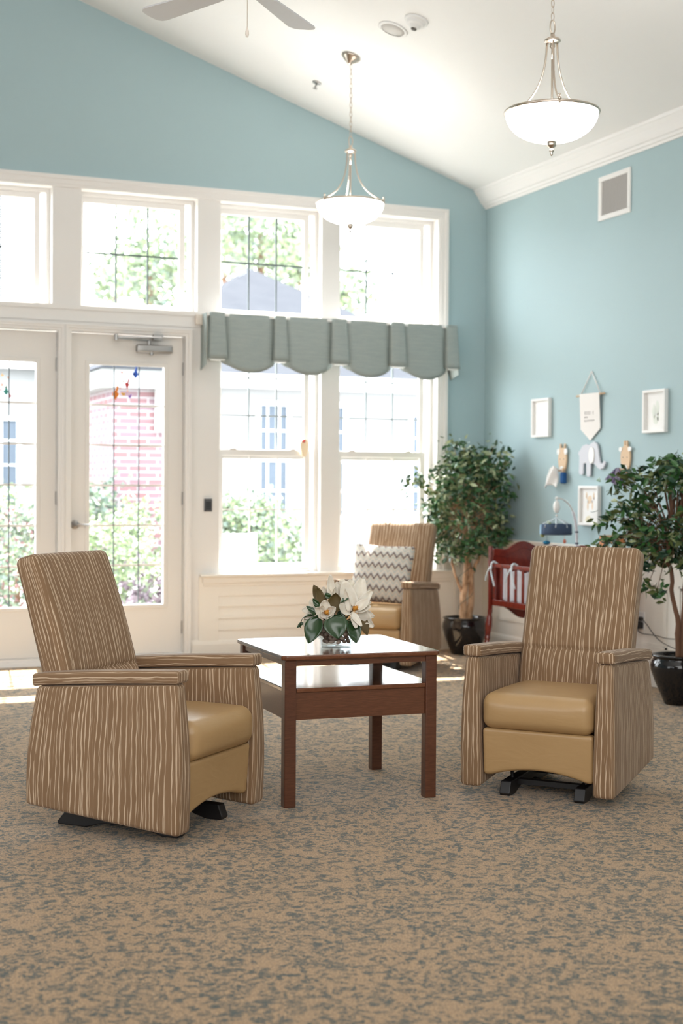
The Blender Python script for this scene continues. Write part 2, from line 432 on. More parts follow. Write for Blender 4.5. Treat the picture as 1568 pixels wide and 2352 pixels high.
def bez(p0, p1, p2, p3, n=12):
    P = [Vector(p) for p in (p0, p1, p2, p3)]
    return [(1-t)**3*P[0]+3*(1-t)**2*t*P[1]+3*(1-t)*t*t*P[2]+t**3*P[3] for t in [i/n for i in range(n+1)]]

# ================================================================== ROOM SHELL
YB, XR = 10.627, 5.70          # back wall, right wall
TH = 0.20
XL, YF = -6.6, -4.6            # left wall, front wall behind the photographer
def zc(x):                      # gabled ceiling, ridge over x = -0.45
    return 3.838+0.3397*(5.578-x) if x > -0.45 else 3.838+0.3397*(5.578+0.45) - 0.3397*(-0.45-x)
fl = MB(); fl.poly([(XL, YF, 0), (XR+.1, YF, 0), (XR+.1, YB+.04, 0), (XL, YB+.04, 0)]); struct(fl.build('floor', 'carpet'))
ce = MB()
for (a, b_) in ((XR+.12, -0.45), (-0.45, XL-.1)):
    ce.prism([(a, zc(a)), (b_, zc(b_)), (b_, zc(b_)+.12), (a, zc(a)+.12)], lambda u, v, q: (u, q, v), YF-.1, YB+TH)
struct(ce.build('ceiling', 'ceiling'))
# back wall: blue plaster with the great white window frame cut out of it
TX0, TX1, TZ1 = 1.00, 5.332, 3.651
bw = MB()
fnY = lambda u, v, q: (u, q, v)
bw.prism([(TX1-.03, 0), (XR+.1, 0), (XR+.1, zc(XR+.1)), (TX1-.03, zc(TX1-.03))], fnY, YB, YB+TH)
bw.prism([(TX0, TZ1-.03), (TX1-.03, TZ1-.03), (TX1-.03, zc(TX1-.03)), (TX0, zc(TX0))], fnY, YB, YB+TH)
bw.prism([(XL-.1, 0), (TX0, 0), (TX0, zc(TX0)), (-0.45, zc(-0.45)), (XL-.1, zc(XL-.1))], fnY, YB, YB+TH)
struct(bw.build('wall_back', 'blue'))
rw = MB(); rw.box(XR, XR+.15, YF, YB, 0, 4.0); struct(rw.build('wall_right', 'blue'))
lw_ = MB(); lw_.box(XL-.15, XL, YF, YB, 0, zc(XL)+.05); struct(lw_.build('wall_left', 'blue'))
fr = MB(); fr.prism([(XL-.1, 0), (XR+.1, 0), (XR+.1, zc(XR+.1)), (-0.45, zc(-0.45)), (XL-.1, zc(XL-.1))], fnY, YF-.15, YF); struct(fr.build('wall_front', 'blue'))

# white mullioned frame filling the opening (trim_1)
OPEN = [(1.16, 2.06, 2.695, 3.562), (2.276, 3.18, 2.695, 3.562), (3.364, 4.215, 2.695, 3.562), (4.374, 5.245, 2.695, 3.562),
        (3.364, 4.215, 0.665, 2.585), (4.374, 5.245, 0.665, 2.585), (1.215, 2.105, 0.0, 2.50), (2.203, 3.085, 0.0, 2.50)]
def holed(mb, x0, x1, z0, z1, holes, y0, y1):
    xs = sorted({x0, x1} | {h[0] for h in holes} | {h[1] for h in holes}); zs = sorted({z0, z1} | {h[2] for h in holes} | {h[3] for h in holes})
    xs = [x for x in xs if x0 <= x <= x1]; zs = [z for z in zs if z0 <= z <= z1]
    G = [[not any(h[0] < (xs[i]+xs[i+1])/2 < h[1] and h[2] < (zs[j]+zs[j+1])/2 < h[3] for h in holes) for j in range(len(zs)-1)] for i in range(len(xs)-1)]
    V = {}
    def v(i, j, k):
        if (i, j, k) not in V: V[(i, j, k)] = mb.b.verts.new((xs[i], (y0, y1)[k], zs[j]))
        return V[(i, j, k)]
    ni, nj = len(G), len(G[0])
    for i in range(ni):
        for j in range(nj):
            if not G[i][j]: continue
            mb.face([v(i, j, 0), v(i+1, j, 0), v(i+1, j+1, 0), v(i, j+1, 0)]); mb.face([v(i, j, 1), v(i, j+1, 1), v(i+1, j+1, 1), v(i+1, j, 1)])
            if i == 0 or not G[i-1][j]: mb.face([v(i, j, 0), v(i, j+1, 0), v(i, j+1, 1), v(i, j, 1)])
            if i == ni-1 or not G[i+1][j]: mb.face([v(i+1, j, 0), v(i+1, j, 1), v(i+1, j+1, 1), v(i+1, j+1, 0)])
            if j == 0 or not G[i][j-1]: mb.face([v(i, j, 0), v(i, j, 1), v(i+1, j, 1), v(i+1, j, 0)])
            if j == nj-1 or not G[i][j+1]: mb.face([v(i, j+1, 0), v(i+1, j+1, 0), v(i+1, j+1, 1), v(i, j+1, 1)])
t1 = MB(); holed(t1, TX0, TX1-.03, 0, TZ1-.03, OPEN, YB-.008, YB+TH); struct(t1.build('trim_1', 'trim'))
# outer casing with a stepped profile
cs = MB()
for a, b_, d in ((0.0, 0.028, 0.036), (0.028, 0.064, 0.024), (0.064, 0.086, 0.016)):
    cs.box(TX0, TX1-b_, YB-.008-d, YB+.01, TZ1-b_, TZ1-a)
    cs.box(TX1-b_, TX1-a, YB-.008-d, YB+.01, 0.655, TZ1-a)
struct(cs.build('trim_2', 'trim'))
# header band between transoms and doors
hb = MB(); hb.box(TX0, 5.25, YB-.026, YB, 2.660, 2.690); hb.box(TX0, 3.20, YB-.022, YB, 2.573, 2.592); hb.box(TX0, 5.25, YB-.016, YB, 2.592, 2.660)
struct(hb.build('trim_3', 'trim'))
# door casings
dc = MB()
for x0, x1 in ((1.215, 2.105), (2.203, 3.085)):
    for a, b_, d in ((0, 0.022, 0.012), (0.022, 0.040, 0.026), (0.040, 0.048, 0.034)):
        dc.box(x0-b_, x0-a, YB-.008-d, YB, 0, 2.50+b_); dc.box(x1+a, x1+b_, YB-.008-d, YB, 0, 2.50+b_); dc.box(x0-a, x1+a, YB-.008-d, YB, 2.50+a, 2.50+b_)
struct(dc.build('trim_4', 'trim'))
# sill and apron, wainscot under the windows
si = MB(); si.box(3.205, 5.415, YB-.075, YB+.06, 0.640, 0.664); si.box(3.225, 5.395, YB-.045, YB, 0.590, 0.640); si.box(3.235, 5.385, YB-.03, YB, 0.565, 0.592)
struct(si.build('trim_5', 'cream', bevel=0.006))
wn = MB()
wn.box(3.20, 3.36, YB-.022, YB, 0, 0.64); wn.box(3.36, 5.10, YB-.022, YB, 0.49, 0.60); wn.box(5.10, 5.25, YB-.022, YB, 0, 0.64)
for k in range(4):                                   # shallow lapped boards
    z0 = 0.13+k*0.092
    wn.prism([(YB-.020, z0), (YB, z0), (YB, z0+.092), (YB-.008, z0+.092)], lambda u, v, q: (q, u, v), 3.36, 5.10)
wn.box(5.25, XR, YB-.012, YB, 0, 0.90)
wn.box(5.42, 5.45, YB-.022, YB, .16, .84)
struct(wn.build('wainscot_back', 'cream')); bpy.data.objects['wainscot_back'].name = 'trim_6'
wr = MB(); wr.box(XR-.012, XR, YF, YB, 0, 0.90)
for y0, y1 in ((9.35, 10.35), (8.98, 9.20), (7.99, 8.83), (7.05, 7.85), (5.9, 6.85), (4.9, 5.8)):
    for a, d in ((0.0, .024), (.016, .018)):
        for bx in ((y0+a, y1-a, .263+a, .275+a), (y0+a, y1-a, .688-a, .700-a), (y0+a, y0+a+.012, .263+a, .70-a), (y1-a-.012, y1-a, .263+a, .70-a)):
            wr.box(XR-d, XR-.01, bx[0], bx[1], bx[2], bx[3])
struct(wr.build('trim_7', 'cream'))
cr = MB()                                            # chair rail on right wall and corner of back wall
prof = [(0, 0.845), (.018, .85), (.018, .875), (.03, .89), (.045, .915), (.045, .928), (0, .928)]
cr.prism([(XR-a, z) for a, z in prof], lambda u, v, q: (u, q, v), YF, YB-.001)
cr.prism([(YB-a, z) for a, z in prof], lambda u, v, q: (q, u, v), 5.34, XR)
struct(cr.build('trim_8', 'cream'))
bb = MB(); bprof = [(0, 0), (.022, 0), (.022, .115), (.014, .135), (0, .15)]
bb.prism([(XR-.012-a, z) for a, z in bprof], lambda u, v, q: (u, q, v), YF, YB); struct(bb.build('baseboard_right', 'cream'))
bb = MB(); bb.prism([(YB-.012-a, z) for a, z in bprof], lambda u, v, q: (q, u, v), 3.14, XR); struct(bb.build('baseboard_back', 'cream'))
bb = MB(); bb.prism([(XL+a, z) for a, z in bprof], lambda u, v, q: (u, q, v), YF, YB); struct(bb.build('baseboard_left', 'cream'))
cw = MB()                                            # crown moulding along the right wall
cp = [(0, 3.685), (.012, 3.685), (.016, 3.70), (.030, 3.706), (.036, 3.722), (.050, 3.728), (.062, 3.745), (.085, 3.785), (.108, 3.812), (.116, 3.818), (.118, 3.834), (.124, 3.842), (.124, 3.86), (0, 3.86)]
cw.prism([(XR-a, z) for a, z in cp], lambda u, v, q: (u, q, v), YF, YB); struct(cw.build('trim_9', 'ceiling'))

# ------------------------------------------------------------------ windows
def sash(parent, x0, x1, z0, z1, y, st=0.045, cols=3, rows=2, name='sash', d=0.035, bar=0.012, gm='lead'):
    f = MB(); holed(f, x0, x1, z0, z1, [(x0+st, x1-st, z0+st, z1-st)], y-d/2, y+d/2)
    fo = f.build(name, 'trim', parent, bevel=0.004)
    g = MB(); gx0, gx1, gz0, gz1 = x0+st, x1-st, z0+st, z1-st
    for i in range(1, cols):
        x = gx0+(gx1-gx0)*i/cols; g.box(x-bar/2, x+bar/2, y-.005, y+.005, gz0, gz1)
    for j in range(1, rows):
        z = gz0+(gz1-gz0)*j/rows; g.box(gx0, gx1, y-.004, y+.004, z-bar/2, z+bar/2)
    g.build('grille', gm, fo)
    p = MB(); p.poly([(gx0-.005, y+.008, gz0-.005), (gx1+.005, y+.008, gz0-.005), (gx1+.005, y+.008, gz1+.005), (gx0-.005, y+.008, gz1+.005)]); p.build('pane', 'pane', fo)
    return fo
for i, (x0, x1, z0, z1) in enumerate(OPEN[:4]):
    wi = thing('window_%d' % (i+1), None, None, ((x0+x1)/2, YB, z0), kind='structure')
    f = MB(); holed(f, x0, x1, z0, z1, [(x0+.03, x1-.03, z0+.02, z1-.03)], YB+.085, YB+.17); f.build('window_frame', 'trim', wi, bevel=0.004)
    xl = x0-.02 if i else x0
    sash(wi, x0+.0 if i == 0 else x0-.0, x1-.068, z0+.0, z1-.03, YB+.12)
for i, (x0, x1, z0, z1) in enumerate(OPEN[4:6]):
    wi = thing('window_%d' % (i+5), None, None, ((x0+x1)/2, YB, z0), kind='structure')
    f = MB(); holed(f, x0, x1, z0, z1, [(x0+.03, x1-.03, z0+.02, z1-.03)], YB+.065, YB+.17); f.build('window_frame', 'trim', wi, bevel=0.004)
    sash(wi, x0+.01, x1-.055, 1.565, z1-.03, YB+.135, rows=3, gm='leadlight')
    lo = sash(wi, x0+.01, x1-.055, z0+.02, 1.640, YB+.10, rows=2, st=.05, bar=.011, gm='trim')
    for dx in (.16, -.20):
        k = MB(); k.lathe([(0, 0), (.03, 0), (.03, .008), (.02, .016), (0, .018)], ((x0+x1)/2+dx*1.4, YB+.10, 1.640), 16); k.build('sash_lock', 'trim', lo, smooth=True)

# ------------------------------------------------------------------ doors
for i, (x0, x1, z0, z1) in enumerate(OPEN[6:]):
    d = thing('door_%d' % (i+1), None, None, ((x0+x1)/2, YB, 0), kind='structure')
    gx0, gx1 = (x0+.147, x1-.152); gz0, gz1 = 0.432, 2.262
    yd = YB+.045
    s_ = MB(); holed(s_, x0+.004, x1-.004, 0.055, z1-.006, [(gx0, gx1, gz0, gz1)], yd-.005, yd+.038); slab = s_.build('door_slab', 'door', d, bevel=0.003)
    gs = MB(); holed(gs, gx0-.03, gx1+.03, gz0-.03, gz1+.03, [(gx0+.004, gx1-.004, gz0+.004, gz1-.004)], yd-.014, yd); gs.build('glazing_bead', 'door', slab, bevel=0.005)
    g = MB()
    for c in (1, 2): x = gx0+(gx1-gx0)*c/3; g.box(x-.004, x+.004, yd+.008, yd+.018, gz0, gz1)
    g.build('grille', 'lead', slab)
    g = MB()
    for r in range(1, 6): z = gz0+(gz1-gz0)*r/6; g.box(gx0, gx1, yd+.010, yd+.016, z-.008, z+.008)
    g.build('cross_bar', 'trim', slab)
    p = MB(); p.poly([(gx0, yd+.02, gz0), (gx1, yd+.02, gz0), (gx1, yd+.02, gz1), (gx0, yd+.02, gz1)]); p.build('pane', 'pane', slab)
    th = MB(); th.prism([(YB-.05, 0), (YB-.04, .03), (YB-.012, .04), (YB-.012, .052), (YB+.10, .052), (YB+.10, 0)], lambda u, v, q: (q, u, v), x0, x1); th.build('threshold', 'trim', d)
    hx = x0+.04 if i == 1 else x0+.045
    h = MB(); h.lathe([(0, 0), (.033, 0), (.033, .008), (.028, .014), (.012, .016), (.012, .05), (0, .05)], (hx, yd-.005, 1.05), 24, mtx=Matrix.Rotation(PI/2, 3, 'X'))
    h.tube([(hx-.006, yd-.052, 1.05), (hx+.03, yd-.056, 1.05), (hx+.10, yd-.052, 1.047)], [.010, .010, .008], 10)
    h.build('door_handle', 'steel', slab, smooth=True)
    hg = MB()
    for z in (0.25, 1.25, 2.25): hg.tube([(x1-.002, yd-.008, z-.05), (x1-.002, yd-.008, z+.05)], .007, 8)
    hg.build('hinge', 'steel', slab)
# door closer on the right-hand door
t = thing('door_closer', 'satin grey door closer with folding arm at the top of the right door', 'door closer', (2.85, YB, 2.37))
y_ = YB+.04
b1 = MB(); b1.rbox((2.845, y_-.03, 2.395), (.140, .03, .030), .012); b1.build('closer_body', 'steel', t, smooth=True)
for a_, z_, n_ in ((2.82, 2.345, 'adjusting_screw'), (2.80, 2.42, 'spindle')): b1 = MB(); b1.tube([(a_, y_-.045, z_), (a_, y_-.045, z_+.03)], .013, 12); b1.build(n_, 'steel', t)
b1 = MB(); b1.cbox((2.665, y_-.085, 2.455), (.29, .022, .010), Matrix.Rotation(0.28, 3, 'Z')); b1.cbox((2.70, y_-.10, 2.472), (.36, .022, .010), Matrix.Rotation(-0.33, 3, 'Z')); b1.tube([(2.525, y_-.125, 2.44), (2.525, y_-.125, 2.485)], .014, 12)
b1.cbox((2.86, YB-.03, 2.478), (.07, .06, .045)); b1.build('closer_arm', 'steel', t)
# keypad and chime
t = thing('keypad', 'black access keypad on the white post between door and windows', 'keypad', (3.273, YB-.008, 1.135))
b1 = MB(); b1.box(3.242, 3.304, YB-.026, YB-.006, 1.150, 1.250); b1.build('keypad_case', mat('grey keypad case', (0.09, 0.09, 0.095), 0.4), t, bevel=.004)
b1 = MB()
for r in range(4):
    for c in range(3): b1.box(3.252+c*.0155, 3.262+c*.0155, YB-.031, YB-.025, 1.166+r*.016, 1.176+r*.016)
b1.build('button', 'blackplastic', t); b1 = MB(); b1.box(3.244, 3.302, YB-.014, YB-.006, 1.136, 1.149); b1.build('bracket', 'white', t)
b1 = MB(); b1.box(3.157, 3.212, YB-.052, YB-.02, 2.590, 2.672); tag(b1.build('chime_box', 'ivory', bevel=.004), 'small beige sensor box on the white header left of the curtain valance', 'sensor')

# ------------------------------------------------------------------ coloured gel clings on the door glass
rng = random.Random(5)
cols = {'orange': (0.80, 0.22, 0.01), 'red': (0.55, 0.03, 0.03), 'blue': (0.03, 0.12, 0.6), 'yellow': (0.85, 0.45, 0.02), 'green': (0.02, 0.30, 0.25), 'violet': (0.25, 0.12, 0.5)}
CM = {k: mat(k+' gel', v, 0.3) for k, v in cols.items()}
yg = YB+.061
def cling(x, z, size, col, lab, group=None):
    q = MB(); n = 9; ph = rng.random()*6; st = 1+rng.random()
    q.prism([((x+size*(.6+.4*math.sin(3*2*PI*k/n+ph))*math.cos(2*PI*k/n)), z+size*st*(.6+.4*math.cos(2*2*PI*k/n+ph))*math.sin(2*PI*k/n)) for k in range(n)], fnY, yg-.002, yg-.0005)
    return tag(q.build('window_cling', CM[col]), lab, 'window sticker', group)
for px, pz, s, c, l in ((2.714, 2.213, .030, 'blue', 'blue gel window cling, topmost on the right door glass'), (2.652, 2.125, .026, 'red', 'red gel cling with tail in the upper middle of the right door glass'),
                        (2.563, 2.055, .036, 'orange', 'largest orange gel cling beside the left grille bar of the right door'), (2.618, 2.043, .022, 'yellow', 'orange yellow drop cling low in the right door top pane'),
                        (2.671, 2.028, .020, 'violet', 'violet gel cling lowest in the right door top middle pane'), (2.635, 2.170, .010, 'green', 'tiny green dot cling on the right door top pane'),
                        (1.762, 2.010, .016, 'red', 'red gel cling lowest on the left door grille bar'), (1.735, 2.045, .024, 'green', 'dark green leaf shaped cling on the left door glass'), (1.753, 2.140, .014, 'orange', 'orange dot cling on the left door grille bar')):
    cling(px, pz, s, c, l)
for k in range(9):
    cling(2.575+.13*rng.random(), 2.07+.15*rng.random(), .006+.004*rng.random(), rng.choice(['orange', 'red', 'yellow']), 'tiny orange or red dot cling scattered on the right door top pane', 'tiny gel dots on the right door glass')
for k in range(5):
    cling(1.69+.05*rng.random(), 2.0+.2*rng.random(), .006+.003*rng.random(), rng.choice(['orange', 'red', 'yellow']), 'tiny coloured dot cling on the left door glass', 'tiny gel dots on the left door glass')
t = thing('sun_catcher', 'small pale orange glass sun catcher hanging at the right of the left low window', 'sun catcher', (4.10, YB+.06, 1.62))
q = MB(); q.prism([(4.10+.035*math.cos(a)*(1+.2*math.sin(3*a)), 1.66+.075*math.sin(a)) for a in [2*PI*k/12 for k in range(12)]], fnY, YB+.06, YB+.068); q.build('glass_figure', mat('amber glass', (0.90, 0.74, 0.52), 0.3), t)
q = MB(); q.sphere((4.095, YB+.06, 1.715), .014); q.build('red_bead', CM['red'], t); q = MB(); q.tube([(4.10, YB+.064, 1.74), (4.10, YB+.064, 1.95)], .001, 5); q.build('cord', 'cord', t)

# ------------------------------------------------------------------ valance
t = thing('valance', 'grey green box pleated valance with scalloped panels over the two right windows', 'valance', (4.28, YB, 2.22))
q = MB(); q.box(3.215, 5.345, YB-.145, YB-.008, 2.655, 2.675); q.build('mounting_board', 'white', t)
VF = YB-.150
pl = [(3.240, 3.356), (3.765, 3.855), (4.249, 4.373), (4.761, 4.878), (5.262, 5.356)]
def panel_mesh(xa, xb):
    def f(u, v):
        x = xa+(xb-xa)*u; e = 1-abs(2*u-1)
        zb = 2.305-.082*math.sin(PI*u)**.72 if 0 < u < 1 else 2.305
        z = 2.678+(zb-2.678)*v
        y = VF+.035-.030*min(1, e*5)-.035*v*math.sin(PI*u)**.6 if 0 < u < 1 else VF+.035
        # the folds pinch in behind the pleats near the hem
        return (x+(-.016 if u < .5 else .016)*max(0, 1-e*6), y+.008*v*max(0, 1-e*5), z)
    return f
for a, b_ in zip(pl[:-1], pl[1:]):
    q = MB(); q.grid(panel_mesh(a[1], b_[0]), 26, 10); q.build('scalloped_panel', ['valance'], t, smooth=True, solid=.004)
for k, (a, b_) in enumerate(pl):
    q = MB(); sh = .012 if k < 4 else .02
    def f(u, v, a=a, b_=b_):
        prof = [(-.0, .045), (.0, .012), (.02, 0), (.5, -.006), (.98, 0), (1.0, .012), (1.0, .045)]
        i = min(int(u*6), 5); fr_ = u*6-i
        p = [prof[i][j]*(1-fr_)+prof[i+1][j]*fr_ for j in (0, 1)]
        fl_ = (p[0]-.5)*.03*v
        return (a+(b_-a)*p[0]+fl_, VF-.010+p[1]-.030*v, 2.680-.358*v+(.0 if k else .0))
    q.grid(f, 24, 8); q.build('pleat', ['valance'], t, smooth=True, solid=.004)
    q = MB(); q.box(a+.004, b_-.004, VF-.034, VF+.01, 2.312, 2.322); q.build('pleat_lining', 'lining', t)
for x in (3.212, 5.350):
    q = MB(); sx = -1 if x < 4 else 1
    q.poly([(x, YB-.008, 2.675), (x, VF, 2.675), (x+.012*sx, VF-.03, 2.275), (x+.010*sx, YB-.03, 2.24), (x, YB-.008, 2.32)]); q.build('return_panel', 'valance', t, solid=.004)

# ------------------------------------------------------------------ ceiling things
slope = math.atan(0.3397); Rc = Matrix.Rotation(slope, 3, 'Y')    # local -z looks away from the ceiling
def on_ceiling(x, y): return Vector((x, y, zc(x)))
def pendant(x, y, zcap, rot, label, name='pendant_lamp'):
    t = thing(name, label, 'pendant lamp', (x, y, zcap-.59), group=None)
    zr = zcap-.372; R = .238
    cc = on_ceiling(x, y)
    q = MB(); q.lathe([(0, 0), (.068, -.001), (.070, -.010), (.062, -.016), (.050, -.028), (.018, -.052), (.008, -.066), (0, -.066)], cc, 32, mtx=Rc); q.build('canopy', 'nickel', t, smooth=True)
    q = MB(); z = zcap+.098; top = cc.z-.055; k = 0; L = .042
    while z < top:
        n = 12; ax = (Vector((1, 0, 0)), Vector((0, 1, 0)))[k % 2]
        pts = [Vector((x, y, z+L/2))+ax*(.0085*math.cos(a))+Vector((0, 0, 1))*(L/2*math.sin(a)) for a in [2*PI*i/n for i in range(n+1)]]
        q.tube(pts, .0022, 5, caps=False); z += L*.80; k += 1
    q.build('chain', 'nickel', t, smooth=True)
    q = MB(); q.tube([Vector((x, y, zcap+.065))+Vector((.014*math.cos(a), 0, .036*math.sin(a))) for a in [2*PI*i/14 for i in range(15)]], .0042, 8, caps=False)
    q.lathe([(0, .034), (.010, .034), (.012, .022), (.016, .016), (.022, .012), (.040, .002), (.043, -.008), (.037, -.014), (.012, -.016), (.011, -.024), (.015, -.034), (.010, -.044), (.006, -.048), (.006, -.10), (0, -.10)], (x, y, zcap), 32); q.build('cap', 'nickel', t, smooth=True)
    for i in range(3):
        a = rot+2*PI*i/3; d = Vector((math.cos(a), math.sin(a), 0)); c0 = Vector((x, y, zcap-.012))
        q = MB(); q.tube(bez(c0+d*.031, c0+d*.034+Vector((0, 0, -.20)), c0+d*.10+Vector((0, 0, -.29)), Vector((x, y, zr+.004))+d*(R+.002), 18), .0052, 8); q.build('arm', 'nickel', t, smooth=True)
        q = MB(); e = Vector((x, y, zr))+d*(R+.008); q.sphere(e+Vector((0, 0, .008)), .0105); q.sphere(e+Vector((0, 0, .026)), .0072); q.sphere(e+Vector((0, 0, -.008)), .008); q.build('knob', 'nickel', t, smooth=True)
    q = MB(); q.tube([(x, y, zcap-.05), (x, y, zr-.12)], .006, 10); q.build('rod', 'nickel', t, smooth=True)
    q = MB(); q.lathe([(R-.004, -.008), (R+.007, -.008), (R+.010, 0), (R+.006, .006), (R-.004, .006)], (x, y, zr), 64, closed=True); q.build('rim', 'nickel', t, smooth=True)
    q = MB(); pr = [(R*math.cos(a)**.86 if a < PI/2-1e-6 else 0, -.150*math.sin(a)) for a in [PI/2*i/16 for i in range(17)]]
    q.lathe(pr + [(r*.975, z_+.004) for r, z_ in pr[::-1]], (x, y, zr), 64); q.build('glass_bowl', 'bowl', t, smooth=True)
    q = MB(); q.lathe([(0, .02), (.028, .016), (.030, .010), (.024, .006), (.024, -.010), (.022, -.018), (.010, -.026), (.009, -.030), (.013, -.037), (.013, -.043), (.006, -.052), (.008, -.058), (.004, -.066), (0, -.068)], (x, y, zr-.156), 28); q.build('finial', 'nickel', t, smooth=True)
    return t
pendant(3.925, 9.350, 3.735, math.radians(200), 'smaller looking nickel pendant lamp with white glass bowl hanging before the windows')
pendant(3.802, 6.386, 3.652, math.radians(-112), 'nearer nickel pendant lamp with white glass bowl at the upper right')
def ceil_disc(name, x, y, prof, m_, label, cat, extra=None):
    t = thing(name, label, cat, on_ceiling(x, y)); q = MB(); q.lathe(prof, on_ceiling(x, y), 36, mtx=Rc); q.build('body', m_, t, smooth=True)
    if extra: q = MB(); q.lathe(extra[0], on_ceiling(x, y), 30, mtx=Rc); q.build(extra[2], extra[1], t, smooth=True)
    return t
ceil_disc('ceiling_speaker', 3.94, 8.67, [(.080, 0), (.100, 0), (.102, -.006), (.094, -.008), (.080, -.007)], 'ceiling', 'flat round white speaker flush in the ceiling beside the smoke detector', 'speaker', ([(0, -.004), (.080, -.004), (.080, 0)], 'speaker', 'grille'))
ceil_disc('smoke_detector', 3.985, 8.40, [(0, 0), (.080, 0), (.080, -.010), (.070, -.016), (.062, -.018), (.060, -.034), (.048, -.040), (.038, -.042), (.034, -.056), (.018, -.062), (0, -.062)], 'ceiling', 'stepped white smoke detector on the sloping ceiling', 'smoke detector', ([(.010, -.058), (.020, -.058), (.018, -.068), (0, -.070)], 'cord', 'sensor'))
ceil_disc('sprinkler_head', 3.936, 10.04, [(0, 0), (.034, 0), (.034, -.004), (.018, -.010), (0, -.010)], 'steel', 'tiny chrome fire sprinkler head on the ceiling near the blue gable', 'sprinkler', ([(.006, -.010), (.006, -.045), (.016, -.047), (.016, -.050), (0, -.050)], 'steel', 'deflector'))
# ceiling fan (hub above the frame)
hx, hy, hz = 2.06, 6.12, 3.60
t = thing('ceiling_fan', 'pale grey ceiling fan with pull chain, only two blade ends in view', 'ceiling fan', (hx, hy, 3.30))
cc = on_ceiling(hx, hy)
q = MB(); q.lathe([(0, 0), (.07, 0), (.07, -.02), (.05, -.06), (.02, -.08), (0, -.08)], cc, 28, mtx=Rc); q.build('ceiling_mount', 'white', t, smooth=True)
q = MB(); q.tube([(hx, hy, cc.z-.05), (hx, hy, hz+.12)], .013, 12); q.build('down_rod', 'white', t, smooth=True)
q = MB(); q.lathe([(0, .14), (.03, .14), (.05, .11), (.115, .09), (.125, .05), (.125, -.0), (.09, -.02), (.055, -.025), (.055, -.036), (.04, -.042), (0, -.042)], (hx, hy, hz), 36); q.build('motor_housing', 'white', t, smooth=True)
for k in range(5):
    a = math.radians(45.5+72*k); Rm = Matrix.Rotation(a, 3, 'Z') @ Matrix.Rotation(math.radians(9), 3, 'X'); c0 = Vector((hx, hy, hz))
    q = MB(); ol = [(.20, -.052), (.40, -.062), (.60, -.071), (.625, -.066), (.643, -.050), (.650, -.02), (.650, .02), (.643, .050), (.625, .066), (.60, .071), (.40, .062), (.20, .052), (.185, .035), (.185, -.035)]
    q.prism(ol, lambda u, v, w_: c0+Rm @ Vector((u, v, w_)), -.004, .004); bl = q.build('fan_blade', 'fan', t)
    q = MB(); q.prism([(.10, -.018), (.20, -.030), (.26, -.014), (.26, .014), (.20, .030), (.10, .018)], lambda u, v, w_: c0+Rm @ Vector((u, v, w_)), .004, .010); q.build('blade_bracket', 'white', bl)
zb = 1.345+(1118-92)/3267*6.44
q = MB(); q.tube([(hx, hy, hz-.04), (hx, hy, zb+.045)], .0016, 6); q.build('pull_chain', 'nickel', t)
q = MB(); q.lathe([(0, 0), (.005, .002), (.0085, .014), (.008, .026), (.004, .040), (.002, .048), (0, .048)], (hx, hy, zb), 14); q.build('pull_knob', 'ivory', t, smooth=True)

# ------------------------------------------------------------------ right wall things
fnX = lambda u, v, q_: (q_, u, v)
t = thing('wall_vent', 'white framed return air grille high on the blue right wall', 'vent', (XR, 8.69, 3.29))
q = MB(); holed_ = [(8.535, 8.845, 3.34, 3.56)]
def framebox(mb, y0, y1, z0, z1, w_, xa, xb):
    mb.box(xa, xb, y0, y1, z0, z0+w_); mb.box(xa, xb, y0, y1, z1-w_, z1); mb.box(xa, xb, y0, y0+w_, z0+w_, z1-w_); mb.box(xa, xb, y1-w_, y1, z0+w_, z1-w_)
framebox(q, 8.485, 8.893, 3.290, 3.608, .036, XR-.012, XR); q.build('frame', 'white', t, bevel=.003)
q = MB(); q.box(XR-.002, XR-.0005, 8.52, 8.86, 3.32, 3.58); q.build('duct', 'vent_in', t)
q = MB(); n = 20
for k in range(n):
    y = 8.524+(8.857-8.524)*(k+.5)/n; q.cbox((XR-.006, y, 3.449), (.016, .003, .25), Matrix.Rotation(.95, 3, 'Z'))
q.build('louvres', 'white', t)
def picture(y0, y1, z0, z1, art, label):
    t = thing('picture_frame', label, 'picture frame', (XR, (y0+y1)/2, z0))
    q = MB(); framebox(q, y0, y1, z0, z1, .020, XR-.034, XR-.002); q.build('frame', 'white', t, bevel=.003)
    q = MB(); q.box(XR-.012, XR-.006, y0+.018, y1-.018, z0+.018, z1-.018); q.build('print', 'white', t)
    for col, blobs in art:
        for (cy, cz, ry, rz) in blobs:
            q = MB(); yy, zz = (y0+y1)/2+cy, (z0+z1)/2+cz
            q.prism([(yy+ry*math.cos(a)*(1+.15*math.sin(5*a+cy*90)), zz+rz*math.sin(a)*(1+.12*math.cos(4*a+cz*90))) for a in [2*PI*k/16 for k in range(16)]], fnX, XR-.0128, XR-.012)
            q.build('paint_blot', col, t)
W1 = mat('pale blue wash', (0.76, 0.80, 0.82), .9); W2 = mat('pale green wash', (0.74, 0.78, 0.72), .9); W3 = mat('orange wash', (0.80, 0.64, 0.48), .9); W4 = mat('dark wash', (0.52, 0.47, 0.48), .9); W5 = mat('yellow wash', (0.81, 0.75, 0.58), .9)
picture(9.530, 9.795, 1.745, 2.046, [(W1, [(0, .03, .022, .03), (.01, -.03, .03, .022), (-.01, -.075, .028, .018), (.0, .07, .012, .012)])], 'white framed print in pale blue, leftmost on the right wall')
picture(8.018, 8.280, 1.730, 2.024, [(W2, [(.02, .0, .022, .045), (-.02, .02, .02, .05), (0, -.06, .03, .03), (-.03, -.04, .012, .03)])], 'white framed pale green print to the right of the hanging pennant')
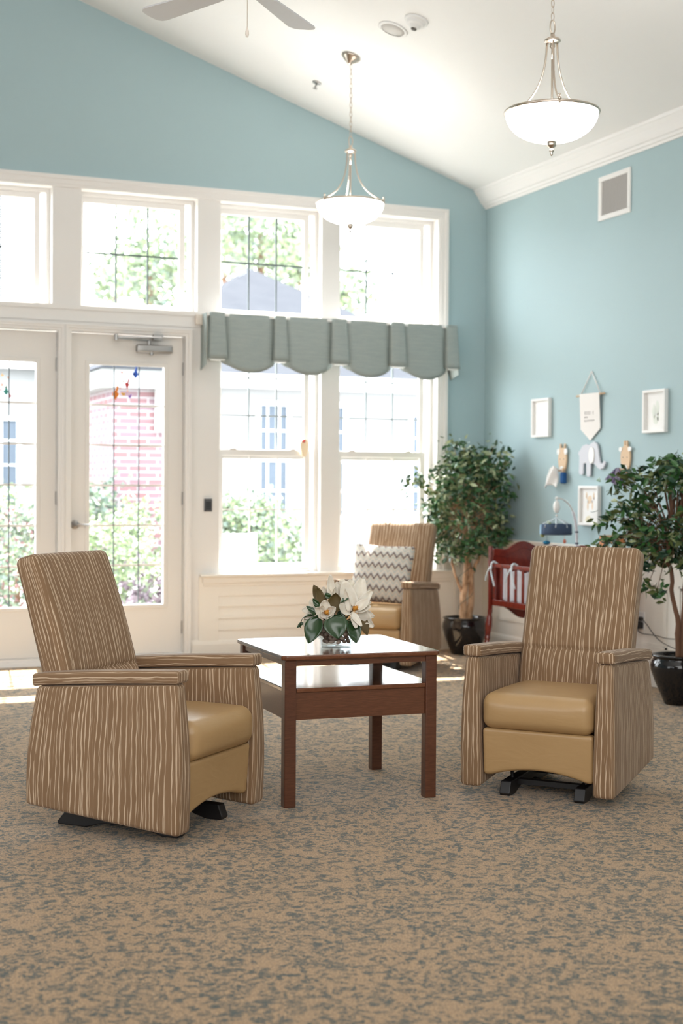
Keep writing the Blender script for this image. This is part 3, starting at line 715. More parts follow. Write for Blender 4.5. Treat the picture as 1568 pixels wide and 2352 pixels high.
picture(8.826, 9.094, 1.074, 1.367, [(W3, [(0.005, .045, .030, .030), (.048, .075, .012, .024), (-.05, .07, .010, .026), (.03, .0, .010, .035), (-.032, .0, .010, .03)]), (W5, [(.02, -.09, .030, .016), (.045, -.105, .022, .012)]), (W4, [(.030, .030, .006, .008), (-.028, .030, .006, .008), (.05, .07, .005, .010), (-.052, .055, .005, .010)])], 'white framed print of an orange animal face, lowest on the wall')
# pennant
t = thing('pennant_banner', 'cream canvas pennant with faded lettering hanging from a wooden dowel', 'wall hanging', (XR, 8.96, 1.70))
q = MB(); q.tube([(XR-.016, 9.150, 2.034), (XR-.016, 8.775, 2.036)], .0075, 12); q.build('dowel', 'birch', t, smooth=True)
q = MB(); q.tube([(XR-.016, 9.095, 2.038), (XR-.008, 8.960, 2.208)], .004, 8); q.tube([(XR-.016, 8.830, 2.038), (XR-.008, 8.960, 2.208)], .004, 8); q.build('rope', 'canvas', t, smooth=True)
q = MB()
def pen(u, v):
    y = 9.096-(9.096-8.830)*u; zb_ = 1.785-.086*(1-abs(2*u-1)); z = 2.046+(zb_-2.046)*v
    return (XR-.026+.012*v, y, z)
q.grid(pen, 14, 12); q.build('fabric', 'canvas', t, solid=.002)
q = MB()                                            # illegible lettering kept as small strokes
rr = random.Random(3)
for (zrow, h_, y0, y1, n) in ((1.902, .026, 9.035, 8.90, 6), (1.872, .012, 9.035, 8.985, 3), (1.846, .011, 9.035, 8.895, 9)):
    for k in range(n):
        y = y0+(y1-y0)*(k+.5)/n; dx = rr.uniform(-.004, .004)
        if zrow > 1.9 and k == 4: continue
        q.tube([(XR-.0235, y+dx, zrow-h_/2), (XR-.0235, y-dx+.003, zrow), (XR-.0240, y+dx, zrow+h_/2)], .0013, 5)
        if k % 2 == 0: q.tube([(XR-.0238, y-.006, zrow), (XR-.0238, y+.006, zrow+.002)], .0011, 5)
q.build('lettering', 'ink', t)
# wooden animal heads and elephant
def ell(cy, cz, ry, rz, n=20, f=None): return [(cy+ry*math.cos(a), cz+rz*math.sin(a)*(1 if f is None else f(a))) for a in [2*PI*k/n for k in range(n)]]
def head(cy, cz, giraffe, label, lean=0):
    t = thing('animal_head_hook', label, 'wall hook', (XR, cy, cz-.12))
    q = MB(); out = []
    for k in range(28):
        a = 2*PI*k/28; w_ = .060*(1+.16*math.sin(a)); out.append((cy+w_*math.cos(a), cz-.005+.100*math.sin(a)))
    q.prism(out, fnX, XR-.020, XR-.006)
    q.build('face', 'birch', t, bevel=.003)
    for s in (-1, 1):
        q = MB(); c0 = cy+s*(.014 if giraffe else .030)
        q.prism([(c0-.009, cz+.078), (c0+.009, cz+.078), (c0+.008, cz+.120), (c0, cz+.128), (c0-.008, cz+.120)], fnX, XR-.019, XR-.007)
        q.build('horn', 'birch', t, bevel=.002)
    for s in (-1, 1):
        q = MB(); q.prism(ell(cy+s*(.056 if giraffe else .052), cz+.066, .021, .017 if giraffe else .024), fnX, XR-.024, XR-.014); q.build('ear', 'white', t, bevel=.002)
    q = MB(); q.prism(ell(cy, cz-.068, .030, .024), fnX, XR-.026, XR-.018); q.build('muzzle', 'white', t, bevel=.003)
    for s in (-1, 1): q = MB(); q.sphere((XR-.021, cy+s*.026, cz+.008), .004); q.build('eye', 'ink', t)
    q = MB(); q.tube([(XR-.02, cy, cz-.075), (XR-.055, cy, cz-.080), (XR-.060, cy, cz-.066)], .006, 8); q.build('peg', 'birch', t, smooth=True)
head(9.345, 1.560, False, 'wooden fawn head hook left of the pale elephant')
head(8.500, 1.560, True, 'wooden giraffe head hook right of the pale elephant')
t = thing('elephant_cutout', 'pale grey wooden elephant cutout between the two animal head hooks', 'wall decoration', (XR, 8.94, 1.44))
E_ = [(.165, .015), (.168, -.095), (.160, -.112), (.118, -.114), (.110, -.100), (.108, -.030), (.070, -.030), (.066, -.115), (.056, -.128), (.022, -.128), (.012, -.115), (.008, -.032), (-.040, -.036), (-.085, -.066), (-.120, -.078), (-.160, -.068), (-.182, -.040), (-.180, -.020), (-.165, -.014), (-.150, -.030), (-.125, -.034), (-.110, -.010), (-.098, .030), (-.090, .075), (-.070, .112), (-.035, .128), (.0, .120), (.030, .104), (.075, .112), (.125, .100), (.155, .070), (.175, .055), (.182, .040), (.170, .035)]
q = MB(); q.prism([(8.935+a, 1.562+b_) for a, b_ in E_], fnX, XR-.022, XR-.008); q.build('body', 'grey felt', t, bevel=.003)
q = MB(); q.prism(ell(8.925, 1.590, .038, .062), fnX, XR-.030, XR-.021); q.build('ear', 'white', t, bevel=.003)
# cloths on the hooks
q = MB()
def bib(u, v):
    return (XR-.066-.03*math.sin(PI*u)-.012*math.sin(9*u+4*v), 9.370-.085*(u-.5)*(1+1.1*v)+.065*v, 1.510-.15*v-.012*math.sin(7*u))
q.grid(bib, 14, 12); tag(q.build('baby_bib', 'white', smooth=True, solid=.004), 'white baby garment hanging from the wooden fawn head hook', 'baby clothes')
t = thing('baby_sock', 'royal blue baby sock hanging under the wooden fawn head', 'sock', (XR-.03, 9.30, 1.385)); q = MB(); q.rbox((XR-.035, 9.300, 1.425), (.018, .026, .042), .012); q.build('sock_leg', 'toe', t, smooth=True); q = MB(); q.tube([(XR-.03, 9.315, 1.50), (XR-.03, 9.31, 1.46)], .008, 8); q.build('cuff', 'birch', t, smooth=True)
q = MB()
def hat(u, v):
    a = 2*PI*u; r = (.012+.088*v**.7)
    return (XR-.055+.045*math.sin(a)*v, 8.535+r*math.cos(a)+.045*v, 1.495-.10*v+.030*math.cos(a)*v+.03*math.sin(3*a)*v*.3)
q.grid(hat, 24, 8); tag(q.build('knit_cap', 'knit', smooth=True, solid=.004), 'dark purple striped knit baby cap hanging from the giraffe head hook', 'hat')
# outlet, adapters and cords
t = thing('wall_outlet', 'white wall outlet behind the black adapters on the wainscot', 'outlet', (XR-.012, 8.29, .38)); q = MB(); q.box(XR-.018, XR-.012, 8.250, 8.330, .375, .497); q.build('cover_plate', 'white', t, bevel=.003)
for z0, z1, lab, pts in ((.435, .462, 'flatter upper black power adapter in the white wall outlet', bez((XR-.04, 8.262, .45), (XR-.06, 8.14, .44), (XR-.05, 8.12, .34), (XR-.06, 7.95, .31))+bez((XR-.06, 7.95, .31), (XR-.07, 7.80, .28), (XR-.06, 7.7, .28), (XR-.05, 7.45, .25))[1:]),
                         (.380, .426, 'square lower black power adapter in the white wall outlet', bez((XR-.04, 8.30, .384), (XR-.06, 8.26, .33), (XR-.05, 8.15, .365), (XR-.06, 8.0, .352))+bez((XR-.06, 8.0, .352), (XR-.07, 7.85, .34), (XR-.06, 7.8, .37), (XR-.05, 7.55, .37))[1:])):
    t = thing('power_adapter', lab, 'power adapter', (XR-.04, 8.30, z0))
    q = MB(); q.box(XR-.062, XR-.018, 8.258, 8.338, z0, z1); q.build('adapter_body', 'blackplastic', t, bevel=.005)
    q = MB(); q.tube(pts, .0035, 6); q.build('cord', 'cord', t, smooth=True)
#NEXT

# ================================================================== ARMCHAIRS
def lerp(a, b_, t_): return a+(b_-a)*t_
def make_armchair(label):
    t = thing('armchair', label, 'armchair', (0, 0, 0), 0, 'striped glider armchairs')
    k = dict(world=False)
    for sx in (-1, 1):
        def fa(p, sx=sx):
            ty = (p.y-0.0)/0.69; tz = (p.z-.06)/.54
            zb_ = .045+.058*max(0, ty)**1.1; zt = .612-.046*ty
            z = lerp(zb_, zt, tz)
            y = lerp(.006, .022, tz) + (lerp(.700, .655, tz)-lerp(.006, .022, tz))*ty - .014*math.sin(PI*min(1, max(0, tz)))*(1-2*ty)
            ox = (p.x-.295*sx)*sx                       # + is the outer side
            th = lerp(1.05, .72, tz); x = .295 + ox*th + (.006*math.sin(PI*min(1, max(0, tz))) if ox > 0 else 0)
            return Vector((sx*x, y, z))
        q = MB(); q.rbox((.295*sx, .345, .33), (.046, .345, .27), .020, n=12, deform=fa); ap = q.build('arm_panel', 'stripe', t, smooth=True, **k)
        def fc(p, sx=sx):
            ty = p.y/.66
            return Vector((p.x, p.y+.012, p.z-.046*ty-.055*max(0, ty-.9)**1.3+.004*math.sin(PI*min(1, max(0, ty)))))
        q = MB(); q.rbox((.2945*sx, .330, .637), (.0425, .330, .0245), .013, n=10, deform=fc, uvmode='cap'); q.build('armrest', 'stripe', t, smooth=True, **k)
    # backrest
    lean = math.radians(15.5)
    def fb(p):
        x, y, z = p; tz = z/.70
        f = max(0, -y)/.07
        bulge = .015*math.sin(PI*min(1, max(0, (z-.20)/.5)))**.7 if z > .2 else .012*math.sin(PI*max(0, z)/.2)**.8
        crease = .013*math.exp(-((z-.20)/.007)**2)
        ex = 1-min(1, abs(x)/.262)**6
        y = y*(1.0-.30*tz) - f*(bulge-crease)*ex
        x = x*(1+.03*tz)
        y += .02*tz*tz
        yy = y*math.cos(lean)+z*math.sin(lean); zz = z*math.cos(lean)-y*math.sin(lean)
        return Vector((x, .565+yy, .395+zz))
    q = MB(); q.rbox((0, 0, .35), (.258, .07, .35), .034, n=60, k=5, deform=fb); q.build('backrest', 'stripe', t, smooth=True, **k)
    # seat cushion
    def fs(p):
        x, y, z = p; top = max(0, (z-.385)/.075)
        fx = 1-min(1, abs(x)/.25)**4; fy = math.sin(PI*min(1, max(0, (y+.02)/.62)))
        z += top*.016*fx*fy + .010*top*(1-abs(y-.1)) - (.006*(1-top) if z < .385 else 0)
        if y < .12: y -= .020*fx*math.sin(PI*min(1, max(0, (z-.30)/.18)))
        if y > .2: z -= .012*(y-.2)*top
        return Vector((x, y, z))
    q = MB(); q.rbox((0, .285, .379), (.247, .283, .070), .044, n=14, k=5, deform=fs); q.build('seat_cushion', 'leather', t, smooth=True, **k)
    def fp(p):
        x, y, z = p; tz = (z-.10)/.205
        z += max(0, 1-tz)*(.034*math.cos(min(1, abs(x)/.21)*PI/2)**.8) if abs(x) < .21 else 0
        return Vector((x, y+.016*(1-tz), z))
    q = MB(); q.rbox((0, .045, .202), (.246, .028, .103), .016, n=20, deform=fp); q.build('front_panel', 'leather', t, smooth=True, **k)
    q = MB(); q.rbox((0, .62, .30), (.245, .03, .20), .015, n=3); q.build('rear_panel', 'stripe', t, smooth=True, **k)
    # glider base
    b_ = thing.__globals__['bpy'].data.objects  # noqa
    for sx in (-1, 1):
        q = MB(); X = .167*sx
        q.prism([(.100, 0), (.090, .012), (.110, .062), (.30, .066), (.46, .066), (.62, .050), (.655, .010), (.65, 0), (.52, 0), (.44, .022), (.25, .022), (.17, 0)], lambda u, v, w_: (w_, u, v), X-.024, X+.024)
        q.build('base_runner', 'black', t, bevel=.004, **k)
        q = MB(); q.tube([(X, .20, .06), (X*1.15, .24, .17)], .008, 8); q.tube([(X, .50, .06), (X*1.15, .46, .18)], .008, 8); q.box(X*1.15-.012, X*1.15+.012, .10, .56, .165, .185); q.build('glider_link', 'black', t, **k)
    q = MB(); q.box(-.16, .16, .20, .235, .036, .058); q.box(-.16, .16, .48, .515, .036, .058); q.box(-.22, .22, .12, .15, .150, .175); q.tube([(-.2, .30, .14), (.2, .30, .14)], .010, 8); q.build('cross_member', 'black', t, **k)
    return t
ch1 = make_armchair('brown striped armchair in the left foreground, turned towards the table')
ch1.location = (1.704, 5.285, 0); ch1.rotation_euler.z = math.radians(43.0)
ch2 = copy_tree(ch1); ch2['label'] = 'brown striped armchair on the right with tan vinyl seat, facing the viewer'
ch2.location = (3.078, 5.262, 0); ch2.rotation_euler.z = math.radians(-48.4)
ch3 = copy_tree(ch1); ch3['label'] = 'brown striped armchair by the windows with a chevron cushion on it'
ch3.location = (4.167, 9.55, 0); ch3.rotation_euler.z = math.radians(-45)
# loose threads under the hems are part of the panels; cushion on the far chair
t = thing('throw_pillow', 'square zigzag patterned cushion leaning on the far armchair', 'cushion', (0, 0, 0))
def fpil(p):
    x, y, z = p; a, b_ = min(1, abs(x)/.235), min(1, abs(z)/.225)
    pin = 1-.06*(a**2*(1-b_)*0+ (1-a)*b_**3+(1-b_)*a**3)
    return Vector((x*pin, y*(.12+1.05*((1-a**2.6)*(1-b_**2.6))**.5), z*pin))
q = MB(); q.rbox((0, 0, 0), (.235, .075, .225), .02, n=22, k=2, deform=fpil, uvmode='flat'); q.build('cover', 'chevron', t, smooth=True, world=False)
q = MB(); q.tube([(sx*.222*(1-.03*(1-abs(i)/1)), 0, sz*.212) for sx, sz, i in ((-1, -1, 1), (0, -1, 0), (1, -1, 1), (1, 0, 0), (1, 1, 1), (0, 1, 0), (-1, 1, 1), (-1, 0, 0), (-1, -1, 1))], .004, 6); q.build('piping', mat('slate piping', (.22, .24, .30), .9), t, world=False)
px_ = Matrix.Rotation(math.radians(-45), 4, 'Z') @ Vector((-.035, .385, 0))
t.location = (4.167+px_.x, 9.55+px_.y, .690); t.rotation_euler = (math.radians(-17), math.radians(2), math.radians(-45+4))

# ================================================================== TABLE
tb = thing('side_table', 'reddish brown square wooden table with lower shelf between the armchairs', 'table', (2.414, 5.890, 0), math.radians(-2.6))
H, S = .640, .320
k = dict(world=False)
def slab(mb, h, z0, z1, ch): mb.prism([(-h+ch, -h), (h-ch, -h), (h, -h+ch), (h, h-ch), (h-ch, h), (-h+ch, h), (-h, h-ch), (-h, -h+ch)], lambda u, v, w_: (u, v, w_), z0, z1)
q = MB(); slab(q, .360, H-.020, H, .018); q.build('table_top', 'walnut_top', tb, bevel=.006, **k)
for sx in (-1, 1):
    for sy in (-1, 1):
        q = MB(); q.box(S*sx-.0255, S*sx+.0255, S*sy-.0255, S*sy+.0255, 0, H-.020); q.build('leg', 'walnut', tb, bevel=.004, **k)
q = MB()
for s in (-1, 1):
    q.box(-S+.026, S-.026, S*s-.018, S*s+.018, H-.046, H-.020); q.box(S*s-.018, S*s+.018, -S+.026, S-.026, H-.046, H-.020)
q.build('top_rail', 'walnut_h', tb, **k)
q = MB(); q.box(-S+.027, S-.027, -S-.022, S+.022, .482, .500); q.box(-S-.022, S+.022, -S+.027, S-.027, .4822, .4998); q.build('shelf', 'walnut_top', tb, bevel=.003, **k)
for s in (-1, 1):
    q = MB(); q.box(-S+.026, S-.026, S*s-.014, S*s+.014, .366, .482); q.build('apron', 'walnut_h', tb, bevel=.002, **k)
    q = MB(); q.box(S*s-.014, S*s+.014, -S+.026, S-.026, .366, .482); q.build('apron', 'walnut_h', tb, bevel=.002, **k)

# ================================================================== MAGNOLIA ARRANGEMENT
V0 = Vector((2.380, 5.800, .640)); Rr = Vector((math.cos(yaw), -math.sin(yaw), 0)); Ff = Vector((-math.sin(yaw), -math.cos(yaw), 0)); Z = Vector((0, 0, 1)); sP = .001925
def P(px, py, d=0): return V0 + Rr*((px-776)*sP) + Z*((1487-py)*sP) + Ff*d
q = MB(); q.lathe([(0, .004), (.064, .004), (.066, .012), (.066, .036), (.068, .040), (.084, .046), (.088, .060), (.090, .100), (.093, .112), (.095, .112), (.092, .098), (.090, .058), (.086, .042), (.070, .034), (.069, .004), (.066, 0), (0, 0)], V0, 56)
vase = tag(q.build('glass_vase', 'vase', smooth=True), 'low clear glass footed vase on the wooden table holding pebbles', 'vase')
rng = random.Random(11); k_ = 0
for (z, r, n) in ((.020, .052, 11), (.036, .051, 11), (.052, .072, 14), (.068, .074, 14), (.084, .075, 14), (.099, .070, 12), (.030, .026, 6), (.062, .040, 8), (.090, .040, 8)):
    for i in range(n):
        a = 2*PI*(i+.5*(k_ % 2))/n+rng.uniform(-.08, .08); rr_ = r+rng.uniform(-.003, .002)
        if k_ == 0 and i == 0:
            q = MB(); q.sphere((0, 0, 0), .0125, 1.15, .72, .68, 12, 8); pb = q.build('pebble', 'pebble', smooth=True)
            tag(pb, 'smooth brown pebble inside the glass vase', 'pebble', 'pebbles in the glass vase'); o = pb
        else: o = pb.copy(); C.objects.link(o)
        o.location = V0+Vector((rr_*math.cos(a), rr_*math.sin(a), z)); o.rotation_euler = (rng.uniform(-.6, .6), rng.uniform(-.7, .7), a+PI/2+rng.uniform(-.5, .5)); s_ = rng.uniform(.85, 1.1); o.scale = (s_, s_, s_)
    k_ += 1
def petal(mb, base, tip, wid, nrm, cup=.25, edge=.5, rnd=1.0, curl=0.0, nu=12, nv=8, point=False):
    base, tip, nrm = Vector(base), Vector(tip), Vector(nrm).normalized()
    a = tip-base; L = a.length; ax = a/L; wv = ax.cross(nrm).normalized(); nn = wv.cross(ax).normalized()
    ph = random.Random(int(L*1e5)).random()*6
    def f(u, v):
        s_ = 2*v-1; wd = wid*.5*((math.sin(PI*(u**(.75*rnd)*.93+.035))**.62) if not point else (max(0, math.sin(PI*u**.78))**.75*.97+.03*(1-u)))
        bulge = nn*(-L*cup*math.sin(PI*u)*1.0) + nn*(L*curl*u**3)
        return base + a*u + wv*(s_*wd) + bulge + nn*(wid*edge*.5*s_*s_*(1-.5*u)) + nn*(.0022*math.sin(5*u+3*s_+ph))
    mb.grid(f, nu, nv)
def bloom(name_label, ctr, facing, petals, stamen=True, stem_to=None):
    t = thing('magnolia_bloom', name_label, 'flower', ctr)
    for (b_, tp, wd, nr, cu, ed, cl) in petals:
        q = MB(); petal(q, b_, tp, wd, nr, cu, ed, 1.0, cl); q.build('petal', 'petal', t, smooth=True, solid=.0012)
    f = Vector(facing).normalized(); c0 = Vector(ctr)
    if stamen:
        q = MB(); q.tube([c0, c0+f*.012, c0+f*.028, c0+f*.036], [.006, .010, .008, .003], 10)
        r2 = random.Random(4)
        for i in range(60):
            d_ = (f*r2.uniform(.0, 1)+Vector((r2.uniform(-1, 1), r2.uniform(-1, 1), r2.uniform(-1, 1)))*.6).normalized(); s0 = c0+f*r2.uniform(.004, .026)
            q.tube([s0, s0+d_*.014], [.0013, .0009], 4)
        q.build('stamens', 'stamen', t, smooth=True)
    e = Vector(stem_to) if stem_to else V0+Vector((0, 0, .06))
    q = MB(); q.tube([c0-f*.004, (c0+e)/2-f*.02, e], .004, 8); q.build('stem', 'magback', t, smooth=True)
    return t
F2c = P(816, 1398, .045)
bloom('largest open cream magnolia bloom at the right of the arrangement', F2c, Ff+Rr*.45+Z*.3, [
    (P(812, 1402, .035), P(795, 1336, .015), .078, Ff, .06, .25, .05), (P(818, 1396, .03), P(836, 1330, -.02), .074, Ff, .05, .3, -.02),
    (P(808, 1405, .05), P(783, 1388, .085), .050, Ff+Z*.5, .10, .4, 0), (P(822, 1398, .05), P(852, 1376, .055), .048, Ff+Z*.7, .06, .5, .05),
    (P(820, 1404, .05), P(855, 1392, .05), .040, Ff+Z, .06, .5, .05), (P(816, 1408, .05), P(822, 1441, .085), .034, Ff, -.10, .25, .1),
    (P(810, 1406, .05), P(834, 1437, .09), .030, Ff+Rr*.3, -.10, .4, .1), (P(806, 1402, .06), P(796, 1350, .075), .026, Ff-Rr*.4, .06, .7, 0),
    (P(826, 1408, .03), P(854, 1428, .02), .062, Ff, .0, .3, .05), (P(824, 1396, .03), P(857, 1358, .0), .045, Ff, .05, .4, 0), (P(802, 1398, .05), P(790, 1372, .06), .045, Ff, .05, .3, 0)])
bloom('small half open magnolia bloom left of centre facing forward', P(754, 1404, .075), Ff+Rr*.1, [
    (P(752, 1408, .07), P(750, 1376, .085), .050, Ff, .10, .4, .0), (P(750, 1408, .07), P(729, 1395, .09), .042, Ff, .12, .4, 0), (P(757, 1408, .07), P(774, 1392, .09), .036, Ff, .12, .4, 0),
    (P(752, 1410, .07), P(737, 1416, .10), .034, Ff+Z*.6, .12, .4, 0), (P(755, 1412, .07), P(753, 1419, .105), .052, Z+Ff*.3, .10, .3, 0), (P(757, 1409, .07), P(770, 1411, .10), .034, Ff+Z*.6, .12, .4, 0),
    (P(750, 1407, .07), P(742, 1388, .10), .026, Ff, .12, .5, 0), (P(758, 1407, .07), P(764, 1390, .10), .022, Ff, .12, .6, 0), (P(752, 1408, .075), P(744, 1402, .105), .022, Ff, .10, .5, 0)])
bloom('tall pointed magnolia bud rising at the top of the arrangement', P(768, 1372, .0), Z, [
    (P(766, 1378, .0), P(762, 1321, .005), .036, Ff, .10, .6, .0), (P(770, 1378, .0), P(776, 1348, .0), .034, Ff+Rr*.6, .10, .6, 0), (P(763, 1378, 0), P(757, 1350, -.01), .022, Ff-Rr, .10, .5, 0)], False)
bloom('cream magnolia bloom at the upper middle behind the large one', P(788, 1372, -.02), Z+Ff*.3, [
    (P(790, 1378, -.01), P(776, 1338, .0), .040, Ff, .08, .4, 0), (P(792, 1378, -.02), P(790, 1333, -.03), .060, Ff, .06, .3, 0), (P(796, 1378, -.02), P(812, 1335, -.04), .070, Ff, .05, .3, 0)], False)
bloom('drooping magnolia bloom at the far left side of the arrangement', P(712, 1410, .0), Ff-Rr*.6, [
    (P(728, 1404, .0), P(698, 1404, .02), .042, Ff+Z*.5, -.06, .4, 0), (P(724, 1410, .0), P(703, 1420, .03), .034, Ff, -.06, .4, 0), (P(716, 1412, .0), P(703, 1441, .02), .026, Ff-Rr*.3, -.1, .3, 0), (P(726, 1402, -.02), P(716, 1380, -.02), .030, Ff, .06, .4, 0)], False)
bloom('magnolia bloom petals spreading at the lower right edge', P(842, 1412, .0), Ff+Rr, [
    (P(830, 1414, .01), P(862, 1440, .02), .040, Ff, -.05, .3, .05), (P(832, 1406, .0), P(863, 1418, -.02), .036, Ff, -.03, .3, .05), (P(830, 1400, .0), P(856, 1384, -.02), .028, Ff+Z, .04, .5, .05)], False)
bloom('small white magnolia petals behind the left brown leaf', P(750, 1366, -.03), Z, [(P(750, 1370, -.03), P(746, 1350, -.03), .030, Ff, .06, .4, 0), (P(752, 1370, -.03), P(757, 1354, -.03), .022, Ff, .06, .4, 0)], False)
def leaf(label, base, tip, wid, nrm, back=False, cup=-.08, edge=.25, curl=0.0):
    q = MB(); base, tip = Vector(base), Vector(tip)
    petal(q, base, tip, wid, nrm, cup, edge, .95, curl, 16, 8, True)
    n0 = Vector(nrm).normalized()
    me_ = q
    e = V0+Vector((0, 0, .09)); me_.tube([base, (base+e)/2+Z*.008, e], .0022, 6)
    tag(q.build('magnolia_leaf', 'magback' if back else 'magleaf', smooth=True, solid=.0010), label, 'leaf')
leaf('broad green magnolia leaf hanging over the front of the vase', P(771, 1411, .085), P(781, 1463, .115), .108, Ff+Z*.5)
leaf('green magnolia leaf pointing down at the left of the vase', P(738, 1416, .06), P(714, 1476, .075), .086, Ff-Rr*.4+Z*.2)
leaf('green magnolia leaf pointing down at the right of the vase', P(812, 1424, .06), P(822, 1474, .08), .066, Ff+Rr*.2)
leaf('olive brown magnolia leaf at the lower right edge', P(832, 1416, .02), P(847, 1459, .03), .046, Ff+Rr*.4, True)
leaf('upright brown backed magnolia leaf at the upper left', P(744, 1388, .0), P(724, 1345, .0), .050, Ff-Rr*.3, True, .06)
leaf('second brown backed magnolia leaf beside the upright one', P(748, 1390, .01), P(731, 1352, .015), .044, Ff+Rr*.6, True, .06)
leaf('wide brown backed magnolia leaf behind the small open bloom', P(772, 1405, .03), P(775, 1361, .04), .070, Ff, True, .10, .5)
leaf('small green magnolia leaf pointing right beside the big bloom', P(786, 1382, .06), P(805, 1372, .065), .022, Ff+Z, False, -.05)
leaf('small green magnolia leaf under the tall bud', P(762, 1374, .03), P(752, 1362, .03), .026, Ff, False, -.05)
leaf('dark curled magnolia leaf drooping at the far left', P(722, 1414, .03), P(694, 1442, .03), .026, Z-Rr*.8, False, -.25, .5)
leaf('tiny green magnolia leaf tip at the lower left edge', P(704, 1432, .0), P(686, 1444, .0), .018, Ff+Z, False, -.1)
leaf('narrow green magnolia leaf across the left bloom', P(730, 1412, .05), P(708, 1392, .04), .028, Ff+Z, False, -.05)
leaf('small green magnolia leaf above the left blooms', P(738, 1396, .05), P(723, 1374, .05), .026, Ff, False, -.05)
leaf('dark green magnolia leaf standing in the shade between the blooms', P(786, 1440, .03), P(788, 1395, .03), .044, Ff, False, -.03)

# ================================================================== INDOOR TREES
def leaves(mb, rng, pts, n, L, mats_w, spread, droop=.5, flat=.35, lim=None):
    for i in range(n):
        c = Vector(rng.choice(pts)) + Vector((rng.gauss(0, 1), rng.gauss(0, 1), rng.gauss(0, .8)))*spread
        d = Vector((rng.gauss(0, 1), rng.gauss(0, 1), rng.gauss(-droop, .6))).normalized()
        s_ = d.cross(Vector((rng.gauss(0, 1), rng.gauss(0, 1), rng.gauss(0, 1)))).normalized(); nn = d.cross(s_)
        if lim: c.x = min(c.x, lim[0]-.09); c.y = min(c.y, lim[1]-.09)
        l = L*rng.uniform(.7, 1.2); wd = l*flat*rng.uniform(1.0, 1.4)
        mb.mi = rng.choices(range(len(mats_w)), mats_w)[0]
        a = mb.b.verts.new(c); e = mb.b.verts.new(c+d*l-nn*l*.10)
        m1 = mb.b.verts.new(c+d*l*.35+nn*l*.03); m2 = mb.b.verts.new(c+d*l*.72)
        r1 = mb.b.verts.new(c+d*l*.38+s_*wd*.5+nn*l*.08); l1 = mb.b.verts.new(c+d*l*.38-s_*wd*.5+nn*l*.08)
        r2 = mb.b.verts.new(c+d*l*.72+s_*wd*.30+nn*l*.03); l2 = mb.b.verts.new(c+d*l*.72-s_*wd*.30+nn*l*.03)
        for f in ((a, r1, m1), (a, m1, l1), (m1, r1, r2, m2), (m1, m2, l2, l1), (m2, r2, e), (m2, e, l2)): mb.face(list(f))
    mb.mi = 0
def pot(c, R, H_, label, prof):
    q = MB(); q.lathe([(r*R, z*H_) for r, z in prof], c, 48); o = tag(q.build('plant_pot', 'glaze', smooth=True), label, 'plant pot')
    return o
p1 = (5.335, 10.25, 0)
pot(p1, .185, .300, 'black glazed round pot holding the corner ficus by the windows', [(0, 0), (.56, 0), (.60, .02), (.72, .20), (.90, .48), (1.0, .72), (.985, .84), (.92, .92), (.92, .955), (.97, .97), (.97, 1.0), (.88, 1.0), (.86, .9), (.86, .84), (0, .84)])
def tree(name, label, c, branches, tips, n, L, mats, wts, spread, bark, rad, seed, moss_r, moss_z, extra=()):
    t = thing(name, label, 'potted tree', c); rng = random.Random(seed)
    for k, (pts, r0_, r1_) in enumerate(branches):
        P_ = [Vector(p)+Vector(c) for p in pts]; out = []
        for i in range(len(P_)-1):
            for j in range(4): out.append(P_[i].lerp(P_[i+1], j/4)+Vector((rng.uniform(-1, 1), rng.uniform(-1, 1), 0))*.006)
        out.append(P_[-1]); q = MB(); q.tube(out, [r0_+(r1_-r0_)*i/(len(out)-1) for i in range(len(out))], 10); q.build('trunk' if k == 0 else 'branch', bark, t, smooth=True)
    T = [Vector(x)+Vector(c) for x in tips]
    q = MB(); cc_ = sum(T, Vector())/len(T)
    for x in T: q.tube([x.lerp(cc_, .75)+Vector((0, 0, -.10)), x.lerp(cc_, .35), x+Vector((0, 0, .01))], [.005, .003, .0015], 5)
    q.build('twigs', bark, t)
    q = MB(); leaves(q, rng, T, n, L, wts, spread, lim=(XR-.02, YB-.04)); q.build('foliage', mats, t)
    q = MB(); q.lathe([(0, moss_z+.012), (moss_r*.6, moss_z+.008), (moss_r, moss_z), (moss_r, moss_z-.01)], Vector(c), 24); q.build('moss', 'moss', t, smooth=True)
    return t
rng = random.Random(21); tips = []
def crown(n, cx_, cy_, z0, z1, r, rng, prof=lambda t_: 1.0):
    out = []
    for i in range(n):
        tz = rng.random(); a = rng.uniform(0, 2*PI); rr_ = r*prof(tz)*rng.uniform(.35, 1.0)**.6
        out.append((cx_+rr_*math.cos(a), cy_+rr_*math.sin(a), z0+(z1-z0)*tz))
    return out
pr1 = lambda t_: (.55+.45*math.sin(PI*min(1, t_*1.25))) if t_ < .7 else 1-.75*(t_-.7)/.3
tips1 = [p for p in crown(150, .0, -.05, .82, 1.62, .35, rng, pr1)]
out_ = lambda lat, z, dep=0: (Rr.x*lat-Ff.x*dep, Rr.y*lat-Ff.y*dep, z)
tips1 += [out_(-.38, 1.42, -.05), out_(-.43, 1.38, -.05), out_(-.32, 1.45), out_(.36, 1.33, -.1), out_(.42, 1.28, -.1), out_(.30, 1.62, -.1), out_(.22, 1.68, -.1), out_(-.12, 1.70, -.1), out_(-.03, 1.68, -.1), out_(.38, 1.55, -.1), out_(-.28, .95, -.1), out_(-.30, .86, -.1), out_(.30, .90, -.1)]
tips1 = [(x if p1[0]+x < 5.60 else 5.60-p1[0], y if p1[1]+y < 10.52 else 10.52-p1[1], z) for x, y, z in tips1]
